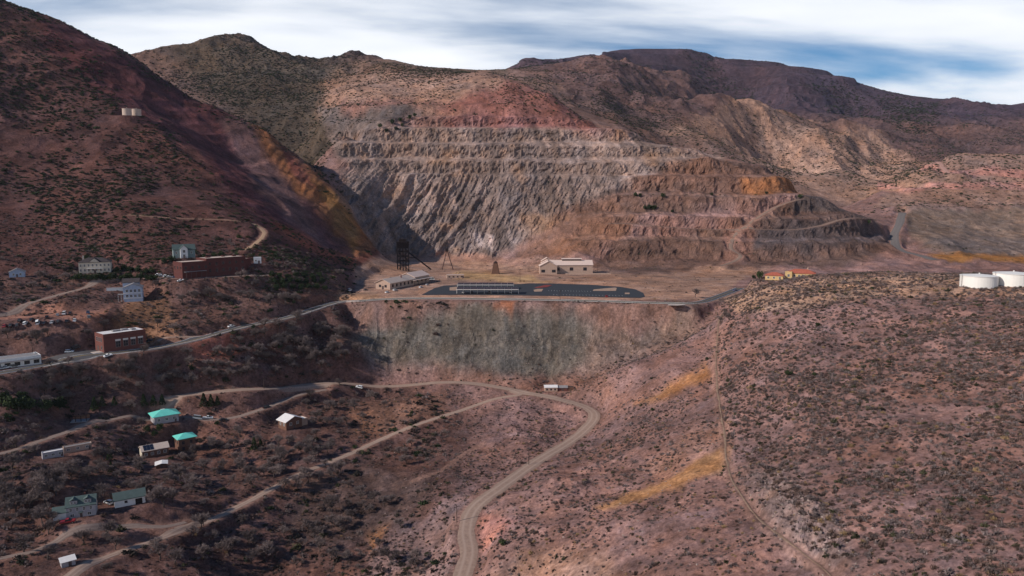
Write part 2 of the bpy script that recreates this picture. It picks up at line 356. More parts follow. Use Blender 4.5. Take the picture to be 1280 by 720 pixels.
def catmull(p, step):
    p = np.asarray(p, float); out_ = []
    q = np.vstack([2 * p[0] - p[1], p, 2 * p[-1] - p[-2]])
    for i in range(1, len(q) - 2):
        n = max(2, int(np.linalg.norm(q[i + 1] - q[i]) / step))
        for k in range(n):
            t = k / n
            out_.append(0.5 * ((2 * q[i]) + (-q[i - 1] + q[i + 1]) * t + (2 * q[i - 1] - 5 * q[i] + 4 * q[i + 1] - q[i + 2]) * t * t + (-q[i - 1] + 3 * q[i] - 3 * q[i + 1] + q[i + 2]) * t ** 3))
    out_.append(q[-2]); return np.array(out_)
ROADNEAR = np.full(X.shape, 99.0)       # metres to the nearest roadbed edge
TRACKS = []                             # (path, half width) for keeping plants off
def roadbed(px, width, smooth=9, shoulder=1.6, cut=5.0, ymin=0, step=2.0, sink=0.0, level=None):
    """trace a road over the ground, cut its bed and return the world path"""
    global Z
    pts = np.array([plane_pt(u, v, level) if level else at(u, v, ymin) for u, v in px])
    path = catmull(pts[:, :2], step)
    zz_ = zat(path[:, 0], path[:, 1]).astype(float)
    n = max(1, int(smooth / step))
    pz = np.pad(zz_, n, mode='edge')
    for _ in range(3): pz = np.convolve(np.pad(pz, n, mode='edge'), np.ones(2 * n + 1) / (2 * n + 1), 'valid')
    zz_ = pz[n:-n] - sink
    hw = width / 2 + shoulder
    R_ = hw + cut
    sel = np.where((X > path[:, 0].min() - R_) & (X < path[:, 0].max() + R_) & (Yg > path[:, 1].min() - R_) & (Yg < path[:, 1].max() + R_))
    gx_, gy_ = X[sel], Yg[sel]
    d2 = np.full(gx_.shape, 1e9); hz = np.zeros(gx_.shape)
    for i in range(len(path) - 1):
        a = path[i]; e = path[i + 1] - a
        lo = np.minimum(path[i], path[i + 1]) - R_; hi = np.maximum(path[i], path[i + 1]) + R_
        s = np.where((gx_ > lo[0]) & (gx_ < hi[0]) & (gy_ > lo[1]) & (gy_ < hi[1]))[0]
        if not len(s): continue
        k = np.clip(((gx_[s] - a[0]) * e[0] + (gy_[s] - a[1]) * e[1]) / (e @ e + 1e-9), 0, 1)
        dd = (gx_[s] - a[0] - k * e[0]) ** 2 + (gy_[s] - a[1] - k * e[1]) ** 2
        b = dd < d2[s]
        d2[s[b]] = dd[b]; hz[s[b]] = (zz_[i] + k * (zz_[i + 1] - zz_[i]))[b]
    d = np.sqrt(d2)
    m = 1 - sstep(hw, R_, d)
    m[d2 > 1e8] = 0
    Z[sel] = Z[sel] * (1 - m) + (hz - 0.03) * m
    ROADNEAR[sel] = np.minimum(ROADNEAR[sel], d - width / 2)
    TRACKS.append((path, width / 2))
    return np.c_[path, zz_]

ROADS = {}
ROADS['highway'] = roadbed([(-160, 486), (-60, 477), (0, 468.5), (60, 458), (120, 447), (180, 436), (240, 424), (300, 409), (360, 395), (420, 381), (450, 375.5), (490, 373), (560, 373), (640, 374), (740, 376), (820, 378.5), (870, 378), (900, 370), (925, 360)], 8.5, 18, 2.0, 5)
ROADS['forecourt'] = roadbed([(56, 453), (85, 443.5), (108, 438.5), (122, 436)], 14, 10, 1.5, 4)
ROADS['loop'] = roadbed([(200, 497), (240, 493), (280, 490), (330, 487), (380, 484.5), (450, 484), (540, 479), (600, 481), (660, 490), (710, 501), (736, 511), (743, 520), (733, 536), (700, 560), (660, 585), (622, 610), (592, 636), (583, 662), (586, 690), (578, 722), (570, 760)], 7.4, 12, 1.4, 5)
ROADS['middle'] = roadbed([(652, 492), (612, 501), (555, 520), (480, 549), (430, 570), (380, 590), (330, 616), (290, 638), (240, 657), (190, 676), (130, 700), (80, 725), (30, 755)], 4.2, 12, 1.0, 4)
ROADS['lane'] = roadbed([(408, 487), (380, 492), (340, 508), (300, 520), (262, 527), (222, 521), (190, 516), (150, 522), (110, 533), (60, 549), (20, 562), (-40, 578)], 4.4, 10, 1.0, 4)
ROADS['drive'] = roadbed([(232, 656), (205, 658), (165, 657), (120, 664), (80, 676), (40, 688), (0, 698), (-60, 712)], 3.4, 10, 0.8, 4)
ROADS['terrace_road'] = roadbed([(-60, 400), (0, 387), (40, 377), (80, 367), (118, 357), (150, 350), (185, 347)], 4.5, 12, 1.0, 5)
ROADS['town_road'] = roadbed([(185, 347), (210, 348), (240, 351), (280, 351), (310, 349), (340, 342)], 4.5, 12, 1.0, 4)
ROADS['upper_track'] = roadbed([(162, 268), (185, 270), (220, 273), (260, 274), (295, 275), (318, 279), (330, 292), (318, 306), (305, 315)], 4.0, 12, 0.8, 5)
ROADS['side_track'] = roadbed([(196, 422), (225, 420), (250, 421)], 3.5, 8, 0.8, 3)
ROADS['rim_track'] = roadbed([(425, 369), (450, 367), (470, 366)], 4.0, 8, 0.6, 3)
ROADS['ridge_path'] = roadbed([(907, 386), (899, 402), (896, 430), (895, 460), (899, 500), (905, 540), (908, 575), (915, 600), (935, 633), (960, 660), (1000, 692), (1030, 712), (1060, 740)], 1.1, 6, 0.4, 1.5)
_gp = roadbed([(520, 600), (550, 588), (575, 572), (600, 556)], 1.8, 8, 0.4, 2)
ROADS['bench_track'] = roadbed([(760, 281), (830, 283), (900, 285), (960, 284), (1030, 279), (1085, 274)], 6.0, 25, 1.5, 8, 700, 4)
ROADS['ramp_track'] = roadbed([(1000, 247), (965, 262), (935, 280), (918, 296), (914, 312), (925, 326), (900, 334)], 6.0, 25, 1.5, 8, 700, 4)
ROADS['canyon_road'] = roadbed([(1128, 263), (1124, 280), (1118, 294), (1126, 308), (1150, 322), (1170, 327)], 10.0, 25, 1.5, 8, 780, 4)
ROADS['pink_upper'] = roadbed([(1152, 209), (1185, 216), (1215, 218), (1250, 221), (1290, 225), (1340, 230)], 9.0, 30, 1.5, 10, 1000, 4)
ROADS['pink_lower'] = roadbed([(1092, 238), (1130, 235), (1180, 237), (1230, 237), (1290, 238), (1340, 240)], 9.0, 30, 1.5, 10, 900, 4)
ROADS['tank_track'] = roadbed([(1046, 352), (1090, 350), (1140, 350), (1180, 353)], 4.0, 14, 0.8, 4, 350)

# the yard in front of the brick hall, the car rows above it, and the building sites
SITES = {}
def px_site(name, u, v, r, blend=6, dz=0, ymin=0):
    blend = blend + 6
    p = at(u, v, ymin)
    SITES[name] = np.array([p[0], p[1], site(p[0], p[1], r, p[2] + dz, blend)])
px_site('brick_hall', 156, 437, 15, 5)
px_site('cars_a', 15, 398, 10); px_site('cars_b', 45, 396, 10); px_site('cars_c', 75, 395, 10); px_site('cars_d', 105, 391, 10)
px_site('cream', 120, 340.5, 14); px_site('blue', 168, 376, 10, 4); px_site('red_a', 240, 347, 15, 5); px_site('red_b', 285, 344.5, 15, 5)
px_site('green_gable', 230, 322, 8); px_site('shed_white', 322, 329, 4); px_site('tiny_blue', 22, 346, 6)
px_site('strip', 12, 460, 16, 4)
px_site('turq_a', 206, 526, 8, 4); px_site('turq_b', 232, 562, 6, 4); px_site('tan', 193, 568, 8, 4); px_site('lean', 202, 584, 4, 3)
px_site('white_roof', 363, 534, 8, 4); px_site('dormer', 103, 642, 8, 4); px_site('garage', 162, 628, 7, 4); px_site('small_shed', 85, 706, 3, 3)
px_site('trailer_a', 66, 571, 6, 3); px_site('trailer_b', 97, 563, 6, 3); px_site('ruin', 100, 526, 5, 3)
px_site('barn', 694, 488, 8, 4)
SITES['orange_a'] = pt(968, 349.5, 545); SITES['orange_b'] = pt(1001, 348, 548)
for k_ in ('orange_a', 'orange_b'): site(*SITES[k_][:2], 12, SITES[k_][2], 12)
px_site('tank_a', 1223, 358.5, 10, 4, 0, 350); px_site('tank_b', 1266, 356.5, 10, 4, 0, 350)
px_site('htank_a', 159, 145, 7, 5); px_site('htank_b', 171, 145.5, 7, 5)

# ------------------------------------------------------------------ ground colours (what the ground itself is made of)
C = np.zeros(X.shape + (3,)); C[:] = (0.25, 0.165, 0.143)
wu = U0 + (14 * fbm(X / (0.05 * Yg + 4), Yg / (0.05 * Yg + 4), 3, 101) + 5 * fbm(X / (0.012 * Yg + 1), Yg / (0.012 * Yg + 1), 3, 103))
wv = V0 + (7 * fbm(X / (0.05 * Yg + 4), Yg / (0.05 * Yg + 4), 3, 102) + 3 * fbm(X / (0.012 * Yg + 1), Yg / (0.012 * Yg + 1), 3, 104))
def paint(poly, col, soft=6, ymin=0, ymax=1e9, k=1.0):
    m = mask(poly, soft, ymin, ymax, wu, wv)[..., None] * k
    C[:] = C * (1 - m) + np.array(col) * m
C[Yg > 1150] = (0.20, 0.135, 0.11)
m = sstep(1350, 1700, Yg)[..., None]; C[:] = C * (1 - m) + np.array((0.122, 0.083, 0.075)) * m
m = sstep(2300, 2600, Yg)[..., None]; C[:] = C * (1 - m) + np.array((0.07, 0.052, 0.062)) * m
paint([(-500, 300), (430, 330), (470, 380), (450, 400), (480, 470), (560, 490), (600, 540), (570, 620), (520, 660), (420, 760), (-500, 900)], (0.142, 0.088, 0.074), 25, 0, 640)
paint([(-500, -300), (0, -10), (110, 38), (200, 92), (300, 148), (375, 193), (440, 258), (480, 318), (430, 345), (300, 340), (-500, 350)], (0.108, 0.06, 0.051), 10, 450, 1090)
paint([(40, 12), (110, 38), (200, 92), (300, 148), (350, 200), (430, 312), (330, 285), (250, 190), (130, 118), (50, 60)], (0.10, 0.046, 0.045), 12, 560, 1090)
paint([(275, 150), (300, 148), (340, 172), (380, 250), (420, 312), (395, 300), (330, 240)], (0.13, 0.083, 0.077), 8, 560, 1090)
paint([(310, 152), (345, 175), (375, 193), (420, 232), (445, 255), (460, 288), (478, 316), (442, 320), (430, 290), (395, 258), (355, 222)], (0.21, 0.105, 0.058), 7, 700, 1090)
paint([(395, 225), (425, 240), (450, 290), (440, 310), (420, 270)], (0.26, 0.15, 0.07), 6, 700, 1090)
paint([(350, 180), (380, 200), (395, 232), (365, 215)], (0.17, 0.075, 0.06), 6, 700, 1090)
paint([(420, 310), (470, 320), (440, 335), (340, 290), (370, 280)], (0.20, 0.085, 0.06), 8, 600, 1000)
paint([(180, 62), (290, 40), (485, 84), (430, 120), (425, 300), (300, 150)], (0.085, 0.069, 0.053), 24, 1060, 2200)
paint([(410, 105), (480, 84), (640, 86), (700, 120), (620, 134), (405, 138)], (0.33, 0.22, 0.165), 22, 1120, 2300)
paint([(470, 84), (640, 84), (640, 93), (470, 92)], (0.16, 0.12, 0.09), 4, 1300, 2600)
paint([(395, 133), (480, 131), (520, 140), (460, 168), (410, 170)], (0.155, 0.132, 0.12), 6, 1080, 1280)
paint([(430, 122), (560, 128), (640, 128), (560, 136), (430, 137)], (0.25, 0.155, 0.128), 6, 1080, 1300)
paint([(540, 142), (600, 112), (640, 98), (700, 118), (785, 168), (720, 160), (620, 150)], (0.195, 0.102, 0.085), 9, 1060, 1300)
paint([(540, 152), (600, 142), (700, 146), (790, 168), (760, 170), (560, 160)], (0.20, 0.11, 0.098), 4, 1060, 1300)
paint([(412, 168), (520, 158), (775, 164), (905, 192), (905, 218), (800, 240), (500, 240), (440, 210)], (0.24, 0.193, 0.167), 8, 960, 1230)
paint([(430, 210), (840, 214), (720, 262), (650, 305), (610, 322), (470, 320), (430, 250)], (0.205, 0.168, 0.148), 8, 880, 1120)
paint([(590, 295), (615, 292), (610, 312), (595, 310)], (0.42, 0.36, 0.33), 3, 880, 1000)
paint([(800, 222), (870, 192), (960, 208), (1012, 242), (930, 262), (800, 262), (720, 285), (640, 322), (700, 262)], (0.175, 0.115, 0.09), 8, 860, 1120)
paint([(830, 228), (1000, 228), (1015, 245), (880, 248), (790, 246)], (0.17, 0.108, 0.083), 6, 860, 1120)
paint([(925, 230), (1000, 228), (1012, 244), (940, 246)], (0.30, 0.15, 0.08), 5, 860, 1120)
paint([(650, 320), (740, 268), (800, 262), (780, 300), (700, 325)], (0.20, 0.118, 0.082), 9, 840, 1050)
paint([(740, 335), (790, 285), (900, 285), (1010, 248), (1140, 305), (1060, 335), (900, 340)], (0.14, 0.095, 0.076), 6, 720, 1000)
paint([(930, 288), (1095, 276), (1115, 305), (1000, 318), (925, 312)], (0.098, 0.078, 0.072), 5, 720, 1000)
paint([(1000, 248), (1060, 258), (1110, 285), (1040, 285), (980, 268)], (0.105, 0.085, 0.077), 5, 780, 1050)
paint([(900, 285), (945, 278), (935, 330), (900, 335)], (0.20, 0.125, 0.10), 5, 760, 1000)
paint([(440, 330), (480, 322), (560, 318), (660, 322), (760, 336), (960, 338), (910, 362), (900, 385), (820, 380), (480, 374), (440, 366)], (0.37, 0.25, 0.185), 4, 545, 970)
paint([(440, 324), (560, 317), (660, 321), (700, 330), (560, 326)], (0.30, 0.19, 0.145), 3, 780, 980)
paint([(560, 338), (660, 340), (680, 352), (560, 350)], (0.44, 0.30, 0.17), 4, 620, 800)
paint([(1125, 262), (1340, 262), (1340, 322), (1180, 322), (1140, 300)], (0.195, 0.148, 0.115), 5, 840, 1120)
paint([(1180, 292), (1340, 298), (1340, 318), (1200, 316), (1150, 310)], (0.17, 0.138, 0.118), 4, 820, 1100)
paint([(1160, 318), (1340, 318), (1340, 330), (1180, 328)], (0.33, 0.175, 0.075), 3, 760, 920)
paint([(1090, 262), (1160, 196), (1230, 188), (1340, 188), (1340, 262)], (0.27, 0.185, 0.145), 5, 1000, 1400)
paint([(830, 170), (915, 110), (1000, 146), (1110, 176), (1200, 232), (1090, 262), (1000, 240), (900, 190)], (0.30, 0.205, 0.155), 9, 1180, 2000)
paint([(430, 425), (455, 402), (520, 392), (600, 386), (690, 396), (800, 414), (760, 450), (700, 476), (620, 470), (470, 455)], (0.125, 0.118, 0.102), 16, 470, 570)
paint([(780, 390), (880, 392), (875, 425), (800, 448), (740, 474), (740, 430)], (0.185, 0.145, 0.122), 20, 470, 570)
paint([(430, 376), (870, 380), (880, 400), (800, 416), (690, 404), (600, 394), (500, 406), (440, 412)], (0.20, 0.137, 0.115), 6, 505, 570)
paint([(630, 382), (650, 384), (645, 402), (625, 398)], (0.25, 0.12, 0.075), 4, 510, 570)
paint([(560, 470), (760, 472), (780, 500), (720, 498), (600, 478)], (0.23, 0.142, 0.112), 8, 430, 510)
paint([(430, 505), (560, 498), (560, 520), (440, 545)], (0.21, 0.125, 0.09), 10, 380, 480)
paint([(745, 640), (800, 612), (850, 590), (908, 556), (908, 584), (830, 616), (775, 640)], (0.36, 0.21, 0.105), 5, 220, 340, 0.82)
paint([(800, 580), (900, 520), (905, 556), (820, 604)], (0.30, 0.19, 0.15), 6, 220, 400)
paint([(795, 505), (850, 478), (888, 455), (888, 470), (842, 500)], (0.34, 0.19, 0.105), 6, 340, 460)
paint([(440, 760), (470, 690), (510, 655), (560, 628), (590, 622), (584, 700), (570, 760)], (0.235, 0.17, 0.155), 10, 200, 340)
paint([(455, 650), (490, 635), (495, 650), (465, 690)], (0.36, 0.19, 0.10), 5, 240, 350)
paint([(600, 690), (640, 655), (600, 640), (595, 660)], (0.32, 0.18, 0.15), 5, 240, 330)
paint([(380, 590), (470, 580), (540, 610), (500, 660), (400, 690), (360, 650)], (0.115, 0.08, 0.068), 15, 250, 400)
paint([(900, 372), (1000, 345), (1150, 342), (1340, 350), (1340, 372), (1200, 368), (1050, 372), (930, 392)], (0.38, 0.262, 0.19), 5, 330, 640)
paint([(930, 588), (985, 596), (1042, 640), (1064, 708), (1008, 704), (948, 648)], (0.27, 0.205, 0.18), 18, 150, 290)
paint([(600, 740), (640, 690), (760, 690), (800, 760)], (0.33, 0.22, 0.17), 14, 170, 300)
paint([(1060, 420), (1180, 380), (1340, 400), (1340, 560), (1200, 600), (1040, 560)], (0.26, 0.168, 0.142), 30, 150, 420)
paint([(170, 380), (200, 365), (230, 420), (170, 430), (140, 410)], (0.26, 0.155, 0.10), 7, 420, 520)
paint([(0, 402), (0, 388), (118, 378), (150, 385), (118, 402)], (0.33, 0.19, 0.145), 4, 400, 480)
paint([(420, 362), (470, 362), (480, 373), (410, 380)], (0.38, 0.25, 0.165), 4, 500, 620)
paint([(235, 432), (290, 425), (300, 445), (255, 455)], (0.22, 0.10, 0.075), 4, 400, 480)
paint([(1150, 205), (1190, 211), (1240, 213), (1340, 219), (1340, 229), (1240, 222), (1190, 220), (1150, 212)], (0.42, 0.235, 0.19), 2.5, 1000, 1400)
paint([(1095, 232), (1140, 230), (1340, 231), (1340, 239), (1140, 238), (1095, 240)], (0.40, 0.235, 0.195), 2.5, 900, 1400)
# earthy blotches on every scale
for sc, amp, sd_ in ((0.09, 0.26, 120), (0.025, 0.22, 130), (0.007, 0.20, 140)):
    q = sc * Yg + 1.0
    lv = np.round(np.log2(q)); q = 2.0 ** lv
    n = fbm(X / q, Yg / q, 3, sd_); n2_ = fbm(X / q + 31, Yg / q + 7, 2, sd_ + 5)
    C *= (1 + amp * n)[..., None] * np.stack([1 + 0.06 * n2_, np.ones_like(n2_), 1 - 0.06 * n2_], -1)
# grey streaks and iron stains down the rock walls
wall = np.maximum(pit, bm_)
st = fbm((X + 0.35 * (Z - CZ)) / 9, (Z - CZ) / 45, 4, 151)
C *= (1 + 0.62 * wall * st)[..., None]
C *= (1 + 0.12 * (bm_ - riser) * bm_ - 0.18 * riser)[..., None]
iron = sstep(0.25, 0.6, fbm(X / 40 + 9, (Z - CZ) / 30, 3, 155)) * wall * 0.4
C[:] = C * (1 - iron[..., None]) + np.array((0.36, 0.22, 0.13)) * iron[..., None]
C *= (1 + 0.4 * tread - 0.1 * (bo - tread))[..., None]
bandm = bo * 0.45 * sstep(0.1, 0.5, fbm(X / 200, (Z - CZ) / 9, 2, 157))
C[:] = C * (1 - bandm[..., None]) + np.array((0.17, 0.105, 0.08)) * bandm[..., None]
stl = fbm((X * 0.8 - Yg * 0.55) / 12, gx / 90, 3, 161)
C *= (1 + 0.45 * lm * stl)[..., None]
C *= (1 + 0.28 * tal * fbm(X / 5, Yg / 22, 3, 165) + 0.25 * tal * fbm(X / 2.2, Yg / 2.2, 2, 166))[..., None]
# dust along the dirt roads
dm = (1 - sstep(0.0, 3.0, ROADNEAR)) * 0.55
C[:] = C * (1 - dm[..., None]) + np.array((0.33, 0.215, 0.165)) * dm[..., None]
lum = C @ np.array((0.3, 0.55, 0.15)); C = lum[..., None] + (C - lum[..., None]) * 1.16
C *= np.array((1.06, 0.965, 0.985))
C = np.clip(C, 0.01, 0.8)

# ------------------------------------------------------------------ materials
def mat(name, col, rough=0.9, spec=0.15, noise=0.0, nscale=1.0, bump=0.0, metal=0.0, rnd=0.0, emit=None, alt=None):
    m = bpy.data.materials.new(name); m.use_nodes = True
    t = m.node_tree; b = t.nodes['Principled BSDF']
    b.inputs['Base Color'].default_value = (*col, 1); b.inputs['Roughness'].default_value = rough
    b.inputs['Specular IOR Level'].default_value = spec; b.inputs['Metallic'].default_value = metal
    src = None
    if rnd:
        oi = t.nodes.new('ShaderNodeObjectInfo'); rp = t.nodes.new('ShaderNodeMix'); rp.data_type = 'RGBA'
        t.links.new(oi.outputs['Random'], rp.inputs[0])
        rp.inputs[6].default_value = (*[c * (1 - rnd) for c in col], 1)
        rp.inputs[7].default_value = (*(alt if alt else [c * (1 + rnd) for c in col]), 1); src = rp.outputs[2]
    if noise:
        g = t.nodes.new('ShaderNodeTexCoord'); n = t.nodes.new('ShaderNodeTexNoise'); n.inputs['Scale'].default_value = nscale; n.inputs['Detail'].default_value = 6; n.inputs['Roughness'].default_value = 0.62
        t.links.new(g.outputs['Object'], n.inputs['Vector'])
        r = t.nodes.new('ShaderNodeMapRange'); r.inputs[1].default_value = 0.25; r.inputs[2].default_value = 0.75; r.inputs[3].default_value = 1 - noise; r.inputs[4].default_value = 1 + noise
        t.links.new(n.outputs[0], r.inputs[0])
        mx_ = t.nodes.new('ShaderNodeVectorMath'); mx_.operation = 'SCALE'
        if src: t.links.new(src, mx_.inputs[0])
        else: mx_.inputs[0].default_value = col
        t.links.new(r.outputs[0], mx_.inputs['Scale']); src = mx_.outputs[0]
        if bump:
            bp = t.nodes.new('ShaderNodeBump'); bp.inputs['Strength'].default_value = bump; bp.inputs['Distance'].default_value = 0.1
            t.links.new(n.outputs[0], bp.inputs['Height']); t.links.new(bp.outputs[0], b.inputs['Normal'])
    if src: t.links.new(src, b.inputs['Base Color'])
    return m

gm = bpy.data.materials.new('ground_earth'); gm.use_nodes = True
t_ = gm.node_tree; b_ = t_.nodes['Principled BSDF']; b_.inputs['Roughness'].default_value = 0.95; b_.inputs['Specular IOR Level'].default_value = 0.08
at_ = t_.nodes.new('ShaderNodeAttribute'); at_.attribute_name = 'earth'
geo = t_.nodes.new('ShaderNodeNewGeometry')
def gnoise(scale, detail, rough_):
    n = t_.nodes.new('ShaderNodeTexNoise'); n.inputs['Scale'].default_value = scale; n.inputs['Detail'].default_value = detail; n.inputs['Roughness'].default_value = rough_
    t_.links.new(geo.outputs['Position'], n.inputs['Vector']); return n.outputs[0]
na = gnoise(0.6, 6, 0.75); nb = gnoise(0.07, 10, 0.74)
def mrange(x, lo, hi):
    r = t_.nodes.new('ShaderNodeMapRange'); r.inputs[1].default_value = 0.3; r.inputs[2].default_value = 0.7; r.inputs[3].default_value = lo; r.inputs[4].default_value = hi
    t_.links.new(x, r.inputs[0]); return r.outputs[0]
mu = t_.nodes.new('ShaderNodeMath'); mu.operation = 'MULTIPLY'; t_.links.new(mrange(na, 0.45, 1.5), mu.inputs[0]); t_.links.new(mrange(nb, 0.45, 1.55), mu.inputs[1])
vm = t_.nodes.new('ShaderNodeVectorMath'); vm.operation = 'SCALE'; t_.links.new(at_.outputs['Color'], vm.inputs[0]); t_.links.new(mu.outputs[0], vm.inputs['Scale'])
t_.links.new(vm.outputs[0], b_.inputs['Base Color'])
bp1 = t_.nodes.new('ShaderNodeBump'); bp1.inputs['Strength'].default_value = 0.55; bp1.inputs['Distance'].default_value = 0.6; t_.links.new(na, bp1.inputs['Height'])
bp2 = t_.nodes.new('ShaderNodeBump'); bp2.inputs['Strength'].default_value = 0.6; bp2.inputs['Distance'].default_value = 5.0; t_.links.new(nb, bp2.inputs['Height']); t_.links.new(bp1.outputs[0], bp2.inputs['Normal'])
t_.links.new(bp2.outputs[0], b_.inputs['Normal'])

# ------------------------------------------------------------------ terrain mesh
# fins and ledges of the blasted rock push out of the wall
wz_ = Z - CZ
lowp = pit * (1 - bm_)
fin = ridged((X - 0.42 * wz_ + 12 * fbm(X / 60, wz_ / 60, 2, 171)) / 46, wz_ / 210, 4, 172, 0.6)
fin2 = ridged((X - 0.42 * wz_) / 14, wz_ / 60, 3, 173, 0.6)
fw = 0.35 + 0.65 * np.exp(-((U0 - 550) / 70) ** 2)
YD = -(lowp * fw * (30 * (fin - 0.45) + 9 * (fin2 - 0.4)) + riser * 7 * (ridged(X / 9, wz_ / 8, 4, 174, 0.65) - 0.4) + bm_ * 2.0 * fbm(X / 5, wz_ / 5, 3, 179) + lowp * 8 * (ridged((X - 0.4 * wz_) / 8, wz_ / 14, 4, 175, 0.65) - 0.4) + bo * 6 * (ridged(X / 11, wz_ / 13, 4, 176, 0.6) - 0.4))
orr = mask([(310, 152), (345, 172), (375, 190), (445, 255), (480, 316), (442, 320), (395, 262), (355, 226)], 8, 700, 1090)
YD += orr * 9 * (fbm(X / 14, wz_ / 40, 3, 177))
TX, TY, TZ = X, Yg + YD, Z
me = bpy.data.meshes.new('terrain')
nv = NC * NR
co = np.stack([TX, TY, TZ], -1).reshape(-1, 3)
ii = np.arange(nv).reshape(NR, NC)
quads = np.stack([ii[:-1, :-1], ii[:-1, 1:], ii[1:, 1:], ii[1:, :-1]], -1).reshape(-1, 4)
me.vertices.add(nv); me.vertices.foreach_set('co', co.ravel())
me.loops.add(quads.size); me.loops.foreach_set('vertex_index', quads.ravel().astype(np.int32))
me.polygons.add(len(quads)); me.polygons.foreach_set('loop_start', np.arange(0, quads.size, 4, dtype=np.int32))
rough_ = np.maximum.reduce([tal, oc, sstep(600, 660, Yg) * (1 - flat)]) > 0.45      # broken rock and rubble keep hard facets
me.polygons.foreach_set('use_smooth', ~(rough_[:-1, :-1].ravel()))
me.update(calc_edges=True)
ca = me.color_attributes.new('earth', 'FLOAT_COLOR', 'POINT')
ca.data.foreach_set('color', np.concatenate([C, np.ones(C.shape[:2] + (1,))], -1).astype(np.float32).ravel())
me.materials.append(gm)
ter = bpy.data.objects.new('terrain', me); COL.objects.link(ter); ter['kind'] = 'structure'
ter['label'] = 'reddish brown desert hills, gulch and terraced open pit'
# plain beyond and around the modelled hills, out to the horizon
pm = mat('plain_earth', (0.22, 0.15, 0.12), 0.95, 0.05, 0.3, 0.004)
pv = [(x, y, -30.0) for x, y in ((-30000, -30000), (30000, -30000), (30000, 30000), (-30000, 30000))]
pme = bpy.data.meshes.new('plain'); pme.from_pydata(pv, [], [(0, 1, 2, 3)]); pme.materials.append(pm)
po = bpy.data.objects.new('plain', pme); COL.objects.link(po); po['kind'] = 'structure'; po['label'] = 'flat desert plain far below and beyond the hills'
# ------------------------------------------------------------------ mesh helpers
class MB:
    def __init__(s): s.v = []; s.f = []
    def add(s, v, f):
        o = len(s.v); s.v += [tuple(map(float, p)) for p in v]; s.f += [tuple(i + o for i in q) for q in f]; return s
    def box(s, x0, x1, y0, y1, z0, z1):
        return s.add([(x0, y0, z0), (x1, y0, z0), (x1, y1, z0), (x0, y1, z0), (x0, y0, z1), (x1, y0, z1), (x1, y1, z1), (x0, y1, z1)],
                     [(3, 2, 1, 0), (4, 5, 6, 7), (0, 1, 5, 4), (1, 2, 6, 5), (2, 3, 7, 6), (3, 0, 4, 7)])
    def tube(s, p, q, r0, r1=None, n=6):
        r1 = r0 if r1 is None else r1
        p = Vector(p); q = Vector(q); d = (q - p).normalized()
        a = d.orthogonal().normalized(); b = d.cross(a)
        v = []
        for c, r in ((p, r0), (q, r1)):
            for i in range(n):
                t = 2 * math.pi * i / n; v.append(c + a * (r * math.cos(t)) + b * (r * math.sin(t)))
        f = [(i, (i + 1) % n, n + (i + 1) % n, n + i) for i in range(n)] + [tuple(range(n - 1, -1, -1)), tuple(range(n, 2 * n))]
        return s.add(v, f)
    def beam(s, p, q, w):
        return s.tube(p, q, w * 0.7, w * 0.7, 4)
    def lathe(s, prof, n=32, cx=0, cy=0):
        v = []; f = []
        for r, z in prof:
            for i in range(n):
                t = 2 * math.pi * i / n; v.append((cx + r * math.cos(t), cy + r * math.sin(t), z))
        for k in range(len(prof) - 1):
            for i in range(n):
                j = (i + 1) % n; f.append((k * n + i, k * n + j, (k + 1) * n + j, (k + 1) * n + i))
        f.append(tuple(range((len(prof) - 1) * n, len(prof) * n)))
        return s.add(v, f)
    def prism(s, poly, y0, y1):
        """polygon in x, z pushed along y"""
        n = len(poly)
        v = [(x, y0, z) for x, z in poly] + [(x, y1, z) for x, z in poly]
        return s.add(v, [tuple(range(n)), tuple(range(2 * n - 1, n - 1, -1))] + [(i + n, (i + 1) % n + n, (i + 1) % n, i) for i in range(n)])
    def mesh(s, name, m=None, smooth=False):
        me_ = bpy.data.meshes.new(name); me_.from_pydata(s.v, [], s.f)
        if m: me_.materials.append(m)
        if smooth: me_.polygons.foreach_set('use_smooth', np.ones(len(me_.polygons), bool))
        me_.update(); return me_
    def build(s, name, m, parent=None, smooth=False):
        return obj(name, s.mesh(name, m, smooth), parent)
def obj(name, me_, parent=None):
    o = bpy.data.objects.new(name, me_); COL.objects.link(o)
    if parent: o.parent = parent
    return o
def tag(o, label, cat, group=None):
    o['label'] = label; o['category'] = cat
    if group: o['group'] = group
    return o
def thing(name, label, cat, loc=(0, 0, 0), rz=0, group=None):
    o = bpy.data.objects.new(name, None); COL.objects.link(o); o.empty_display_size = 1
    o.location = [float(q) for q in loc]; o.rotation_euler = (0, 0, rz)
    return tag(o, label, cat, group)
def struct(o, label):
    o['kind'] = 'structure'; o['label'] = label; return o
R = random.Random(7)

# ------------------------------------------------------------------ road surfaces
def dirt_mat(name, col, track):
    m = mat(name, col, 0.95, 0.05, 0.22, 0.7, 0.3)
    t = m.node_tree; b = t.nodes['Principled BSDF']
    src = b.inputs['Base Color'].links[0].from_socket
    a = t.nodes.new('ShaderNodeAttribute'); a.attribute_name = 'across'
    def mth(op, x, y):
        n = t.nodes.new('ShaderNodeMath'); n.operation = op
        for i, q in enumerate((x, y)):
            if isinstance(q, (int, float)): n.inputs[i].default_value = q
            else: t.links.new(q, n.inputs[i])
        return n.outputs[0]
    d = mth('ABSOLUTE', mth('SUBTRACT', mth('ABSOLUTE', a.outputs['Fac'], 0), 0.42), 0)
    k = mth('MULTIPLY', mth('MAXIMUM', mth('SUBTRACT', 0.24, d), 0.0), 4.0)
    mx_ = t.nodes.new('ShaderNodeMix'); mx_.data_type = 'RGBA'; t.links.new(k, mx_.inputs[0]); t.links.new(src, mx_.inputs[6])
    mx_.inputs[7].default_value = (*track, 1); t.links.new(mx_.outputs[2], b.inputs['Base Color'])
    return m
